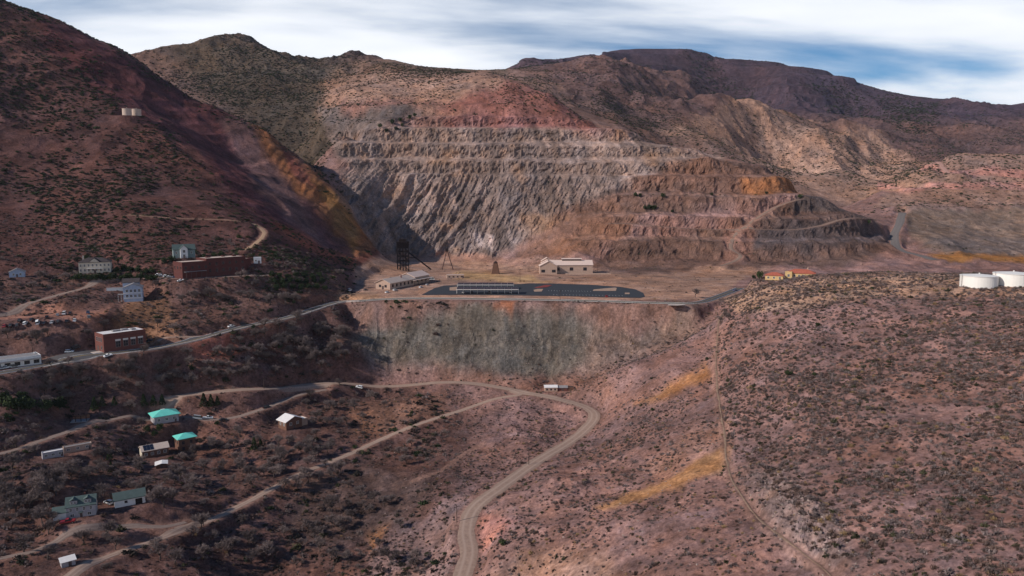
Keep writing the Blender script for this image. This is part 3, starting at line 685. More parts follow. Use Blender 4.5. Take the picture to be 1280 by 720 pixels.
DIRT = dirt_mat('dirt_road', (0.33, 0.225, 0.175), (0.42, 0.30, 0.24))
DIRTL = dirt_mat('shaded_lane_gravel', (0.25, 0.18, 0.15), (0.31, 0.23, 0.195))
PINK = dirt_mat('pink_cut', (0.42, 0.235, 0.19), (0.47, 0.28, 0.23))
GREYR = dirt_mat('grey_haul_road', (0.165, 0.142, 0.132), (0.18, 0.155, 0.145))
ORNG = dirt_mat('orange_track', (0.36, 0.23, 0.15), (0.42, 0.28, 0.19))
ASPH = mat('old_asphalt', (0.095, 0.088, 0.09), 0.9, 0.2, 0.18, 0.5, 0.1)
ASPHN = mat('new_asphalt', (0.042, 0.045, 0.052), 0.85, 0.25, 0.2, 0.4, 0.1)
CONC = mat('concrete', (0.52, 0.44, 0.39), 0.9, 0.15, 0.15, 0.8, 0.15)
WPAINT = mat('white_paint', (0.75, 0.73, 0.70), 0.7, 0.2, 0.1, 2.0)
YPAINT = mat('yellow_paint', (0.55, 0.36, 0.06), 0.7, 0.2, 0.15, 2.0)
def strip(name, path, hw, m, label, lift=0.12, jit=0.75, parent=None, offs=0.0):
    path = np.asarray(path)
    d = np.gradient(path[:, :2], axis=0); d /= np.linalg.norm(d, axis=1)[:, None] + 1e-9
    nrm = np.c_[-d[:, 1], d[:, 0]]
    ks = np.linspace(-1, 1, 7)
    V = []; ac = []
    s = np.arange(len(path))
    jl = jit * fbm(s / 3.0, s * 0 + hw * 7, 3, 201); jr = jit * fbm(s / 3.0, s * 0 + hw * 9 + 50, 3, 207)
    for k in ks:
        w_ = k * hw + (jr if k > 0.9 else (-jl if k < -0.9 else 0)) + offs
        q = path[:, :2] + nrm * np.broadcast_to(np.asarray(w_, float), (len(path),))[:, None]
        z = zat(q[:, 0], q[:, 1]) + lift
        if abs(k) > 0.9: z -= lift * 0.75
        V.append(np.c_[q, z]); ac.append(np.full(len(path), k))
    V = np.stack(V, 1).reshape(-1, 3); ac = np.stack(ac, 1).ravel()
    n = len(path); fs = [(i * 7 + j, (i + 1) * 7 + j, (i + 1) * 7 + j + 1, i * 7 + j + 1) for i in range(n - 1) for j in range(6)]
    me_ = bpy.data.meshes.new(name); me_.from_pydata([tuple(p) for p in V], [], [f[::-1] for f in fs]); me_.materials.append(m)
    a = me_.attributes.new('across', 'FLOAT', 'POINT'); a.data.foreach_set('value', ac.astype(np.float32))
    me_.polygons.foreach_set('use_smooth', np.ones(len(me_.polygons), bool))
    o = obj(name, me_, parent)
    if not parent: struct(o, label)
    return o
hw_road = strip('highway', ROADS['highway'], 4.2, ASPH, 'grey two lane asphalt road climbing past the brick hall', 0.16, 0.1)
strip('centre_line', ROADS['highway'], 0.12, YPAINT, '', 0.20, 0.0, hw_road)
strip('edge_line', ROADS['highway'], 0.10, WPAINT, '', 0.20, 0.0, hw_road, 3.6)
strip('edge_line', ROADS['highway'], 0.10, WPAINT, '', 0.20, 0.0, hw_road, -3.6)
strip('dirt_road', ROADS['loop'], 3.6, DIRT, 'pale dirt road looping round the head of the gulch', 0.16)
strip('dirt_road', ROADS['middle'], 2.0, DIRT, 'narrow dirt track crossing the middle of the gulch', 0.15)
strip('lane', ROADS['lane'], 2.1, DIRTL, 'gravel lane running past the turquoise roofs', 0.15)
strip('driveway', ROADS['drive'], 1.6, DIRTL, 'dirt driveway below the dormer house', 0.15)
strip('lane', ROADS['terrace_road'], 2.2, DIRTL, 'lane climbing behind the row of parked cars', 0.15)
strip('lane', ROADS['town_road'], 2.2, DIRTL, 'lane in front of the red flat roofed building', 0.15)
strip('dirt_track', ROADS['upper_track'], 1.9, ORNG, 'orange dirt track on the dark hillside above town', 0.16)
strip('dirt_track', ROADS['side_track'], 1.7, DIRT, 'short track leaving the highway by the brick hall', 0.15)
strip('dirt_track', ROADS['rim_track'], 2.0, ORNG, 'sandy track beside the highway bend', 0.15)
strip('footpath', ROADS['ridge_path'], 0.36, mat('path_earth', (0.31, 0.205, 0.145), 0.95, 0.05, 0.3, 0.6), 'tan footpath along the crease of the right ridge', 0.10, 0.7)
BENCH = dirt_mat('bench_dust', (0.235, 0.16, 0.125), (0.27, 0.185, 0.145))
strip('bench_road', ROADS['bench_track'], 2.6, BENCH, 'haul track along the brown mine hill', 0.4)
strip('bench_road', ROADS['ramp_track'], 2.2, BENCH, 'ramp winding down the brown mine hill', 0.4)
strip('haul_road', ROADS['canyon_road'], 5.0, GREYR, 'grey haul road dropping through the canyon', 0.4)
strip('cut_road', ROADS['pink_upper'], 4.0, PINK, 'upper pink road cut on the far right hill', 0.5)
strip('cut_road', ROADS['pink_lower'], 4.0, PINK, 'lower pink road cut on the far right hill', 0.5)
strip('dirt_track', ROADS['tank_track'], 1.9, ORNG, 'sandy track to the white water tanks', 0.15)

# car park on the levelled dump
def flat_poly(name, px, z, m, label=None, parent=None, thick=0.0, lift=0.0):
    P_ = [plane_pt(u, v, z) for u, v in px]
    n = len(P_); mb = MB()
    if thick:
        v = [(p[0], p[1], z + lift) for p in P_] + [(p[0], p[1], z + lift + thick) for p in P_]
        mb.add(v, [tuple(range(n, 2 * n))] + [(i, (i + 1) % n, n + (i + 1) % n, n + i) for i in range(n)])
    else:
        mb.add([(p[0], p[1], z + lift) for p in P_], [tuple(range(n))])
    o = mb.build(name, m, parent)
    if label: struct(o, label)
    return o
lotz = LOT_Z + 0.22
lot = flat_poly('parking_lot', [(527, 368.6), (543, 360), (556, 356.8), (600, 356), (650, 355), (664, 354), (700, 354.6), (740, 356), (775, 358.5), (794, 361.5), (804, 366), (806, 371), (800, 372.2), (760, 371.4), (700, 370), (640, 369), (580, 368.4)], lotz, ASPHN, 'dark new asphalt car park on the levelled dump')
GRAVEL = mat('island_gravel', (0.40, 0.27, 0.2), 0.95, 0.05, 0.2, 0.6)
REDG = mat('red_gravel', (0.24, 0.06, 0.055), 0.95, 0.05, 0.2, 0.6)
for px, m_ in ([(667, 362.5), (672, 361.3), (679, 361.4), (677, 364.4), (668, 364.6)], GRAVEL), ([(742, 362), (768, 359.6), (771, 360), (770, 363.6), (741, 363.6)], GRAVEL), ([(781, 366), (787, 366), (787, 367.6), (781, 367.6)], GRAVEL), ([(668, 359.6), (682, 356.2), (690, 356.6), (684, 359), (672, 360)], REDG), ([(562, 359.5), (571, 358.5), (572, 363), (562, 363)], GRAVEL):
    flat_poly('kerb_island', px, lotz, m_, None, lot, 0.16, 0.004)
line_me = MB().box(-0.07, 0.07, -2.5, 2.5, 0.002, 0.01).mesh('stall_line', WPAINT)
a0 = plane_pt(686, 363.2, lotz); a1 = plane_pt(738, 364.2, lotz)
for i in range(16):
    o = obj('stall_line', line_me, lot); p = a0 + (a1 - a0) * i / 15; o.location = (p[0], p[1], lotz + 0.004)
a0 = plane_pt(692, 368.3, lotz); a1 = plane_pt(778, 369.6, lotz)
for i in range(22):
    o = obj('stall_line', line_me, lot); p = a0 + (a1 - a0) * i / 21; o.location = (p[0], p[1], lotz + 0.004)
flat_poly('dusty_patch', [(836, 380.6), (852, 380.2), (858, 381.6), (846, 382.4), (834, 382)], LOT_Z, mat('pale_slab', (0.46, 0.38, 0.33), 0.9, 0.1, 0.15, 0.5), 'pale dusty patch at the end of the car park', None, 0, 0.25)
strip('forecourt', ROADS['forecourt'], 6.8, ASPH, 'asphalt forecourt beside the brick hall', 0.13, 0.6)

# parapet along the downhill edge of the highway
hp = ROADS['highway']; hd = np.gradient(hp[:, :2], axis=0); hd /= np.linalg.norm(hd, axis=1)[:, None]
hn = np.c_[hd[:, 1], -hd[:, 0]]
uu_, vv_ = proj(hp[:, 0], hp[:, 1], hp[:, 2])
seg = np.where((uu_ > -120) & (uu_ < 452))[0]
mb = MB()
q = hp[seg, :2] + hn[seg] * 4.4; qz = hp[seg, 2]
for i in range(len(q) - 1):
    a = q[i]; b = q[i + 1]; o_ = hn[seg][i] * 0.75
    mb.add([(a[0], a[1], qz[i] - 2.0), (b[0], b[1], qz[i + 1] - 2.0), (b[0] + o_[0], b[1] + o_[1], qz[i + 1] - 2.0), (a[0] + o_[0], a[1] + o_[1], qz[i] - 2.0),
            (a[0], a[1], qz[i] + 0.75), (b[0], b[1], qz[i + 1] + 0.75), (b[0] + o_[0], b[1] + o_[1], qz[i + 1] + 0.75), (a[0] + o_[0], a[1] + o_[1], qz[i] + 0.75)],
           [(4, 5, 6, 7), (0, 1, 5, 4), (2, 3, 7, 6)])
tag(mb.build('parapet_wall', CONC), 'long pale concrete parapet on the downhill edge of the highway', 'wall')
# ------------------------------------------------------------------ buildings
GLASS = mat('dark_glass', (0.02, 0.022, 0.028), 0.15, 0.5)
def wallm(name, c, n=0.14, s=0.7): return mat(name, c, 0.9, 0.12, n, s, 0.1)
BRICK = wallm('old_brick', (0.155, 0.062, 0.052)); BRICKD = wallm('dark_red_brick', (0.105, 0.04, 0.036)); CREAM = wallm('cream_boards', (0.58, 0.50, 0.40))
BLUE = wallm('pale_blue_boards', (0.33, 0.39, 0.50)); WHITE = wallm('white_boards', (0.70, 0.69, 0.68)); GREYW = wallm('grey_boards', (0.36, 0.34, 0.36))
GREEN = wallm('grey_green_boards', (0.20, 0.25, 0.25)); TANB = wallm('tan_stucco', (0.44, 0.31, 0.245)); WOOD = wallm('weathered_wood', (0.16, 0.085, 0.06)); YEL = wallm('yellow_stucco', (0.62, 0.42, 0.20))
DWOOD = wallm('dark_timber', (0.022, 0.015, 0.015), 0.3); STEEL = mat('rusty_steel', (0.09, 0.05, 0.045), 0.8, 0.2, 0.25, 1.0)
R_WHITE = wallm('white_roof', (0.74, 0.70, 0.68), 0.08); R_TAN = wallm('tan_roof', (0.56, 0.44, 0.37), 0.1); R_DARK = wallm('dark_shingle', (0.075, 0.06, 0.06), 0.2); R_GREY = wallm('grey_roof', (0.27, 0.25, 0.25), 0.15)
R_TURQ = mat('turquoise_metal', (0.16, 0.62, 0.52), 0.55, 0.3, 0.1, 0.5); R_GREEN = wallm('green_shingle', (0.085, 0.115, 0.11), 0.15); R_RED = wallm('red_tile', (0.40, 0.115, 0.075), 0.2); R_PINK = wallm('pinkish_metal_roof', (0.66, 0.50, 0.43), 0.06)
TRIM = mat('pale_trim', (0.66, 0.62, 0.58), 0.7, 0.2, 0.06, 1.0); TRIMD = mat('dark_trim', (0.10, 0.07, 0.065), 0.7, 0.2, 0.1, 1.0); PANEL = mat('solar_glass', (0.018, 0.022, 0.04), 0.25, 0.5)
_pane = {}
def window_meshes(w_, h_, fm):
    k = (round(w_, 2), round(h_, 2), fm.name)
    if k not in _pane:
        f = MB(); e = 0.13
        f.box(-w_ / 2 - e, w_ / 2 + e, -0.10, 0.02, -h_ / 2 - e, -h_ / 2); f.box(-w_ / 2 - e, w_ / 2 + e, -0.10, 0.02, h_ / 2, h_ / 2 + e)
        f.box(-w_ / 2 - e, -w_ / 2, -0.098, 0.02, -h_ / 2, h_ / 2); f.box(w_ / 2, w_ / 2 + e, -0.098, 0.02, -h_ / 2, h_ / 2)
        f.box(-0.04, 0.04, -0.08, 0.0, -h_ / 2, h_ / 2); f.box(-w_ / 2, -0.04, -0.078, 0.0, -0.04, 0.04); f.box(0.04, w_ / 2, -0.078, 0.0, -0.04, 0.04)
        p = MB().box(-w_ / 2, w_ / 2, -0.035, 0.03, -h_ / 2, h_ / 2)
        _pane[k] = (f.mesh('window', fm), p.mesh('pane', GLASS))
    return _pane[k]
def gable_roof(mb, W, D, H, rise, ov=0.5, th=0.28, axis='x', cx=0, cy=0):
    """two sloping slabs; ridge along axis"""
    if axis == 'x': half, L = D / 2, W / 2 + ov
    else: half, L = W / 2, D / 2 + ov
    s = rise / half; e = half + ov; zt = H + rise + th; ze = H - ov * s + th
    prof = [(-e, ze - th), (0, zt - th), (e, ze - th), (e, ze), (0, zt), (-e, ze)]
    v = []
    for t in (-L, L):
        for a, z in prof: v.append((cx + t, cy + a, z) if axis == 'x' else (cx + a, cy + t, z))
    f = [(0, 1, 7, 6), (1, 2, 8, 7), (2, 3, 9, 8), (3, 4, 10, 9), (4, 5, 11, 10), (5, 0, 6, 11), (0, 5, 4, 1), (1, 4, 3, 2), (6, 7, 10, 11), (7, 8, 9, 10)]
    return mb.add(v, f)
def hip_roof(mb, W, D, H, rise, ov=0.7, th=0.25, cx=0, cy=0):
    a, b = W / 2 + ov, D / 2 + ov; r = max(0.05, a - b)
    v = [(-a, -b, H), (a, -b, H), (a, b, H), (-a, b, H), (-a, -b, H + th), (a, -b, H + th), (a, b, H + th), (-a, b, H + th), (-r, 0, H + th + rise), (r, 0, H + th + rise)]
    v = [(x + cx, y + cy, z) for x, y, z in v]
    return mb.add(v, [(3, 2, 1, 0), (0, 1, 5, 4), (1, 2, 6, 5), (2, 3, 7, 6), (3, 0, 4, 7), (4, 5, 9, 8), (5, 6, 9), (6, 7, 8, 9), (7, 4, 8)])
def face_frame(face, s, z, W, D, off=0.0):
    if face == 'F': return (s, -D / 2 - off, z), 0
    if face == 'B': return (-s, D / 2 + off, z), math.pi
    if face == 'L': return (-W / 2 - off, -s, z), -math.pi / 2
    return (W / 2 + off, s, z), math.pi / 2
def windows(root, W, D, lst, fm=None, org=(0, 0, 0)):
    for face, s, z, w_, h_ in lst:
        fmesh, pmesh = window_meshes(w_, h_, fm or TRIM)
        loc, rz = face_frame(face, s, z, W, D)
        o = obj('window', fmesh, root); o.location = (loc[0] + org[0], loc[1] + org[1], loc[2] + org[2]); o.rotation_euler = (0, 0, rz)
        obj('pane', pmesh, o)
def door(root, W, D, face, s, w_, h_, m=None, org=(0, 0, 0), z0=0.0):
    d = MB().box(-w_ / 2, w_ / 2, -0.07, 0.02, 0, h_).build('door', m or TRIMD, root)
    loc, rz = face_frame(face, s, z0, W, D); d.location = (loc[0] + org[0], loc[1] + org[1], loc[2] + org[2]); d.rotation_euler = (0, 0, rz)
    MB().tube((w_ * 0.35, -0.07, h_ * 0.47), (w_ * 0.35, -0.14, h_ * 0.47), 0.05).build('handle', STEEL, d)
def row(face, n, z, w_, h_, L, c=0.0): return [(face, c + (i - (n - 1) / 2) * L / n, z, w_, h_) for i in range(n)]
def block(root, W, D, H, m, roof, rm, rise=2.0, org=(0, 0, 0), axis='x', sink=3.0, ov=0.5, name='wall'):
    """walls and roof of one block, centred on org"""
    x, y, z = org; wb = MB()
    wb.box(x - W / 2, x + W / 2, y - D / 2, y + D / 2, z - sink, z + H)
    if roof == 'gable':
        if axis == 'x':
            wb.add([(x + sx * W / 2, y + a, z + h) for sx in (-1, 1) for a, h in ((-D / 2, H), (D / 2, H), (0, H + rise))], [(0, 2, 1), (3, 4, 5)])
        else:
            wb.add([(x + a, y + sy * D / 2, z + h) for sy in (-1, 1) for a, h in ((-W / 2, H), (W / 2, H), (0, H + rise))], [(0, 1, 2), (3, 5, 4)])
    wb.build(name, m, root)
    rb = MB()
    if roof == 'gable': gable_roof(rb, W, D, H + z, rise, ov, 0.28, axis, x, y)
    elif roof == 'hip': hip_roof(rb, W, D, H + z, rise, ov, 0.25, x, y)
    else:
        rb.box(x - W / 2 + 0.25, x + W / 2 - 0.25, y - D / 2 + 0.25, y + D / 2 - 0.25, z + H + 0.002, z + H + 0.25)
    ro = rb.build('roof', rm, root)
    if roof == 'flat':
        pb = MB()
        for a in ((x - W / 2, x + W / 2, y - D / 2, y - D / 2 + 0.248), (x - W / 2, x + W / 2, y + D / 2 - 0.248, y + D / 2), (x - W / 2, x - W / 2 + 0.248, y - D / 2 + 0.25, y + D / 2 - 0.25), (x + W / 2 - 0.248, x + W / 2, y - D / 2 + 0.25, y + D / 2 - 0.25)):
            pb.box(*a, z + H + 0.001, z + H + 0.5)
        pb.build('parapet', m, root)
    return ro
def wpx(u, px, Y, th):
    t = ray(u, 400)[0]
    return px * Y / F / (math.cos(th) - float(t) * math.sin(th))
def house(key, name, label, cat, rot, D, group=None):
    p = SITES[key]; th = rad(rot)
    return thing(name, label, cat, (p[0], p[1], p[2]), th, group)

# brick hall with four tall windows
th = rad(50)
h = house('brick_hall', 'brick_hall', 'two storey red brick hall with flat white roof and four tall front windows', 'building', 50, 13)
h.location[0] += -math.sin(th) * 5.0; h.location[1] += math.cos(th) * 5.0
W, D, H = 24.0, 12.5, 10.5
r_ = block(h, W, D, H, BRICK, 'flat', R_WHITE)
for (x, y, a, b) in ((-2, 1, 2.2, 1.4), (3, 2, 1.6, 1.6), (7, -1, 1.2, 1.2)): MB().box(x - a, x + a, y - b, y + b, H + 0.252, H + 1.1).build('roof_unit', R_GREY, r_)
windows(h, W, D, [('F', -4 + i * 4.3, 4.2, 2.5, 3.4) for i in range(4)] + [('L', s, 7.4, 1.5, 2.2) for s in (-3, 0, 3)] + [('L', 3, 2.6, 1.5, 2.0)], R_GREY)
for i in range(4): MB().box(-5.5 + i * 4.3, -2.5 + i * 4.3, -D / 2 - 0.14, -D / 2 - 0.002, 6.15, 7.1).build('lintel', TRIM, h)
MB().box(-W / 2 - 0.15, W / 2 + 0.15, -D / 2 - 0.15, -D / 2 - 0.002, 8.6, 8.9).build('cornice', BRICKD, h)
door(h, W, D, 'L', -2.0, 2.6, 3.4, TRIMD)
MB().box(-W / 2 - 5, -W / 2 - 0.01, -4.5, 1.0, -2.0, 0.35).build('entrance_slab', CONC, h)

# cream mansion
h = house('cream', 'cream_mansion', 'cream two storey mansion with dark gabled roof above the hedge', 'house', 24, 11)
W = wpx(119, 40, SITES['cream'][1], rad(24)); D = 11; H = 7.6
r_ = block(h, W, D, H, CREAM, 'hip', R_DARK, 3.0)
gb = MB(); gb.add([(-3.2, -D / 2 - 0.4, H + 0.25), (3.2, -D / 2 - 0.4, H + 0.25), (0, -D / 2 - 0.4, H + 3.0), (0, 0.5, H + 3.0)], [(0, 1, 2), (1, 3, 2), (0, 2, 3)]); gb.build('front_gable', CREAM, h)
gr_ = MB(); gr_.add([(-3.6, -D / 2 - 0.7, H + 0.2), (0, -D / 2 - 0.7, H + 3.25), (3.6, -D / 2 - 0.7, H + 0.2), (-3.6, 0, H + 0.3), (0, 0.6, H + 3.3), (3.6, 0, H + 0.3)], [(0, 1, 4, 3), (1, 2, 5, 4)]); gr_.build('gable_roof', R_DARK, h)
windows(h, W, D, row('F', 8, 5.6, 1.0, 1.5, W) + row('F', 8, 2.2, 1.0, 1.6, W) + row('L', 3, 5.6, 1.0, 1.5, D) + row('R', 3, 5.6, 1.0, 1.5, D) + [('F', 0, H + 1.2, 0.9, 0.9)])
MB().box(-W / 2 + 2, -W / 2 + 3, 0, 1, H, H + 4.6).build('chimney', CREAM, h)
door(h, W, D, 'F', 0.0, 1.3, 2.3)
pr = MB().box(-5, 5, -D / 2 - 2.6, -D / 2 - 0.01, 3.3, 3.5).build('porch_roof', TRIM, h)
for x in (-4.6, -1.6, 1.6, 4.6): MB().box(x - 0.13, x + 0.13, -D / 2 - 2.45, -D / 2 - 2.2, 0, 3.3).build('porch_post', TRIM, h)

# small pale blue cottage in the trees
h = house('tiny_blue', 'cottage', 'small faded blue cottage half hidden in brush on the dark hillside', 'house', 30, 7)
block(h, 9, 6.5, 3.6, BLUE, 'gable', R_GREY, 2.2, axis='y'); windows(h, 9, 6.5, [('F', -2, 2, 1, 1.3), ('F', 2, 2, 1, 1.3), ('L', 0, 2, 1, 1.3)]); door(h, 9, 6.5, 'F', 0, 1, 2.1)

# blue house on stilts of storeys
h = house('blue', 'blue_house', 'tall pale blue hillside house with two rows of white framed windows', 'house', 22, 10)
W = wpx(172, 23, SITES['blue'][1], rad(22)); D = 9; H = 9.6
block(h, W, D, H, BLUE, 'gable', R_GREY, 2.4, axis='y', sink=5)
block(h, W * 0.9, 7, H + 2.6, BLUE, 'gable', R_DARK, 2.2, (-2.0, D / 2 + 3.6, 0))
windows(h, W, D, row('F', 4, 7.4, 1.4, 1.7, W * 0.9) + row('F', 4, 3.9, 1.4, 1.7, W * 0.9) + row('R', 2, 7.4, 1.3, 1.6, D) + row('L', 2, 7.4, 1.3, 1.6, D), WHITE)
for z in (2.3, 5.7): MB().box(-W / 2 - 0.3, W / 2 + 0.3, -D / 2 - 0.35, -D / 2 - 0.004, z, z + 0.3).build('balcony_band', TRIM, h)
MB().box(-W / 2 - 4.2, -W / 2 - 0.02, -2, 2.5, 4.6, 4.9).build('deck', R_GREY, h)
for x in (-4.0, -2.2): MB().box(-W / 2 + x, -W / 2 + x + 0.2, -1.9, -1.7, -3, 4.6).build('deck_post', TRIM, h)
p = at(148, 361); pz = float(zat(p[0], p[1]))
tr = thing('white_terrace', 'white walled terrace beside the pale blue house', 'terrace', (p[0], p[1], pz), rad(22))
MB().box(-7, 6, -3.0, 3.0, -4.5, 0.5).build('retaining_wall', WHITE, tr); MB().box(-7, 6, -3.0, -2.8, 0.502, 1.3).build('railing', TRIM, tr)

# red brick flat roofed complex
h = house('red_a', 'red_brick_building', 'long dark red brick building with stepped pale flat roofs above the lane', 'building', 50, 12)
W = wpx(240, 34, SITES['red_a'][1], rad(50)); D = 13; H = 11.5
block(h, W, D, H, BRICKD, 'flat', R_TAN, sink=4)
windows(h, W, D, row('F', 4, 7.8, 1.4, 1.8, W) + row('L', 3, 7.8, 1.2, 1.8, D), TRIMD)
MB().box(-W / 2 + 1, W / 2 - 3, -D / 2 - 2.4, -D / 2 - 0.01, 5.0, 5.25).build('awning', R_GREY, h)
for i in range(5): MB().box(-W / 2 + 1.5 + i * (W - 5) / 4, -W / 2 + 1.7 + i * (W - 5) / 4, -D / 2 - 2.3, -D / 2 - 2.1, -2, 5).build('awning_post', TRIMD, h)
W2 = wpx(280, 50, SITES['red_b'][1], rad(50)); org = (W / 2 + W2 / 2 - 1.5, 2.0, 0)
r_ = block(h, W2, 15, 13.0, BRICKD, 'flat', R_TAN, 2, org, sink=4)
windows(h, W2, 15, row('F', 6, 9.5, 1.4, 1.8, W2) + row('F', 6, 4.6, 1.6, 2.2, W2), TRIMD, org)
for (x, y, a) in ((-W2 * 0.3, 2, 1.6), (W2 * 0.1, 3, 1.0), (W2 * 0.35, 1, 1.3)): MB().box(org[0] + x - a, org[0] + x + a, org[1] + y - 1, org[1] + y + 1, 13.252, 14.2).build('skylight', BRICKD, r_)
org = (W / 2 + W2 + 1.0, 1.0, 0); block(h, 5.0, 10, 11.0, BRICKD, 'flat', R_TAN, 2, org, sink=4)
h = house('green_gable', 'green_gabled_house', 'grey green gabled house with pale front gable behind the red brick building', 'house', 30, 9)
block(h, 15, 8, 6.5, GREEN, 'gable', R_GREEN, 3.4); block(h, 5, 4, 7.2, WHITE, 'gable', R_GREEN, 2.6, (-0.5, -5.5, 0), 'y')
windows(h, 15, 8, [('F', -5.5, 4, 1, 1.5), ('F', 5, 4, 1, 1.5), ('L', 0, 4, 1, 1.5)]); windows(h, 5, 4, [('F', 0, 5.2, 1.6, 1.8), ('F', 0, 2.0, 1.4, 1.6)], None, (-0.5, -5.5, 0))
h = house('shed_white', 'white_shed', 'small white box shed beside the red brick building', 'shed', 20, 5)
block(h, 5.5, 4.5, 4.2, WHITE, 'flat', R_WHITE); door(h, 5.5, 4.5, 'F', 1, 1.2, 2.2); windows(h, 5.5, 4.5, [('F', -1.2, 2.2, 1, 1)])

# long low motor building by the road
h = house('strip', 'roadside_shop', 'long low white shop with flat grey roof beside the highway', 'building', 44, 9)
h.location[0] -= 6; h.location[1] += 2
block(h, 36, 10, 4.6, WHITE, 'flat', R_GREY, sink=4); MB().box(-18, 18, -6.8, -5.01, 3.3, 3.6).build('canopy', R_GREY, h)
windows(h, 36, 10, row('F', 8, 1.7, 2.4, 1.7, 36), TRIMD); MB().box(16.2, 17.2, 2, 3, 4.9, 5.7).build('roof_vent', WHITE, h)

# turquoise roofs
h = house('turq_a', 'turquoise_roof_house', 'low house with wide turquoise hip roof beside the gravel lane', 'house', 38, 10)
block(h, 12.5, 9.5, 4.2, GREYW, 'hip', R_TURQ, 2.3, ov=1.0); windows(h, 12.5, 9.5, row('F', 3, 2.2, 1.3, 1.3, 12) + row('L', 2, 2.2, 1.2, 1.3, 9)); door(h, 12.5, 9.5, 'F', 4.6, 1.0, 2.1)
MB().box(-1, 1, 2.8, 4, 5.4, 6.0).build('roof_vent', TRIM, h)
h = house('turq_b', 'turquoise_roof_tower', 'tall narrow brown wooden house with square turquoise hip roof', 'house', 40, 8)
block(h, 8.5, 7.5, 7.4, WOOD, 'hip', R_TURQ, 1.8, ov=0.9, sink=4); windows(h, 8.5, 7.5, row('F', 2, 5.2, 1.2, 1.6, 8) + row('F', 2, 2.0, 1.2, 1.6, 8) + row('L', 2, 5.2, 1.1, 1.5, 7), TRIMD); door(h, 8.5, 7.5, 'L', 0, 1.0, 2.1)
h = house('tan', 'tan_gabled_house', 'tan gabled house with dark solar panels on its pale roof', 'house', 36, 8)
block(h, 12.5, 7.5, 3.8, WOOD, 'gable', R_TAN, 1.8); wl = MB().box(-6.32, -6.252, -3.7, 3.7, -1, 3.8).build('end_wall_boards', CREAM, h)
s_ = 1.8 / 3.75; nrm = math.atan(s_)
for i in range(3):
    for j in range(2):
        o = MB().box(-0.75, 0.75, -0.95, 0.95, 0.0, 0.08).build('solar_panel', PANEL, h)
        yy = -1.15 - j * 1.85; o.location = (-4.6 + i * 1.6, yy, 3.8 + 1.8 + 0.34 + yy * s_); o.rotation_euler = (nrm, 0, 0)
windows(h, 12.5, 7.5, row('F', 4, 1.9, 1.2, 1.3, 12)); door(h, 12.5, 7.5, 'L', 1.5, 1.0, 2.1)
h = house('lean', 'lean_to_shed', 'tiny lean to shed with buckled white metal roof', 'shed', 25, 4)
wb = MB().box(-2.4, 2.4, -1.6, 1.6, -1.5, 1.9); wb.build('wall', WOOD, h)
MB().add([(-3, -2.1, 1.75), (0.2, -2.1, 2.5), (3, -2.1, 2.0), (-3, 2.1, 2.4), (0.2, 2.1, 3.0), (3, 2.1, 2.6), (-3, -2.1, 1.85), (0.2, -2.1, 2.6), (3, -2.1, 2.1), (-3, 2.1, 2.5), (0.2, 2.1, 3.1), (3, 2.1, 2.7)],
         [(6, 7, 10, 9), (7, 8, 11, 10), (3, 4, 1, 0), (4, 5, 2, 1), (0, 1, 7, 6), (1, 2, 8, 7), (3, 9, 10, 4), (4, 10, 11, 5), (0, 6, 9, 3), (2, 5, 11, 8)]).build('roof', R_WHITE, h)
door(h, 4.8, 3.2, 'F', 0, 1.0, 1.7)
h = house('white_roof', 'white_roof_house', 'brown house with bright white metal roof below the lane fork', 'house', 50, 8)
block(h, 10.5, 8.0, 5.2, WOOD, 'gable', R_WHITE, 2.2, axis='y', sink=4, ov=0.9); block(h, 4.5, 6.0, 3.6, TANB, 'flat', R_WHITE, 1, (7.5, 0, 0), sink=4)
windows(h, 10.5, 8, row('F', 2, 3.2, 1.3, 1.5, 9) + row('L', 2, 3.2, 1.2, 1.5, 7)); door(h, 10.5, 8, 'F', 0, 1.0, 2.1); MB().tube((1, 1.5, 6), (1, 1.5, 8.6), 0.25).build('stove_pipe', STEEL, h)

# grey house with dormers
h = house('dormer', 'dormer_house', 'grey two storey house with two roof dormers above the red pickup', 'house', 24, 9)
h.scale = (0.86,) * 3; W, D, H = 12.0, 8.0, 5.6
block(h, W, D, H, GREYW, 'gable', R_GREEN, 3.2, sink=3); windows(h, W, D, row('F', 4, 4.0, 0.9, 1.4, 11) + [('F', -3.6, 1.3, 1.5, 1.2), ('F', 3.4, 1.3, 1.5, 1.2), ('L', 0, 4, 1, 1.4), ('R', 0, 4, 1, 1.4)])
for x in (-2.9, 2.9):
    o = thing_ = MB().box(x - 1.5, x + 1.5, -3.3, 0.2, H + 0.5, H + 2.4).build('dormer', GREYW, h)
    rb = MB(); gable_roof(rb, 3.0, 3.6, H + 2.4, 0.9, 0.35, 0.18, 'y', x, -1.5); rb.build('dormer_roof', R_GREEN, o)
    windows(o, 3.0, 6.6, [('F', x - 0.65, H + 1.5, 0.7, 1.1), ('F', x + 0.65, H + 1.5, 0.7, 1.1)])
block(h, 6, 6, 3.4, WHITE, 'gable', R_GREEN, 1.8, (-8.4, -0.8, 0), sink=3); door(h, W, D, 'F', 0, 1.1, 2.1); MB().box(-0.9, 0.9, -5.4, -4.02, 2.5, 2.65).build('porch_roof', R_GREEN, h)
MB().box(1.0, 1.7, 1.0, 1.7, H + 2, H + 4.2).build('chimney', BRICK, h)
h = house('garage', 'green_roof_garage', 'white garage with plain dark green gabled roof beside the dormer house', 'garage', 32, 7)
block(h, 11.5, 7.0, 3.2, WHITE, 'gable', R_GREEN, 2.0, sink=3); windows(h, 11.5, 7, [('F', -1.5, 1.9, 0.9, 0.8)], TRIMD); door(h, 11.5, 7, 'F', 3.3, 2.6, 2.4, DWOOD); door(h, 11.5, 7, 'L', 0, 1.0, 2.1)
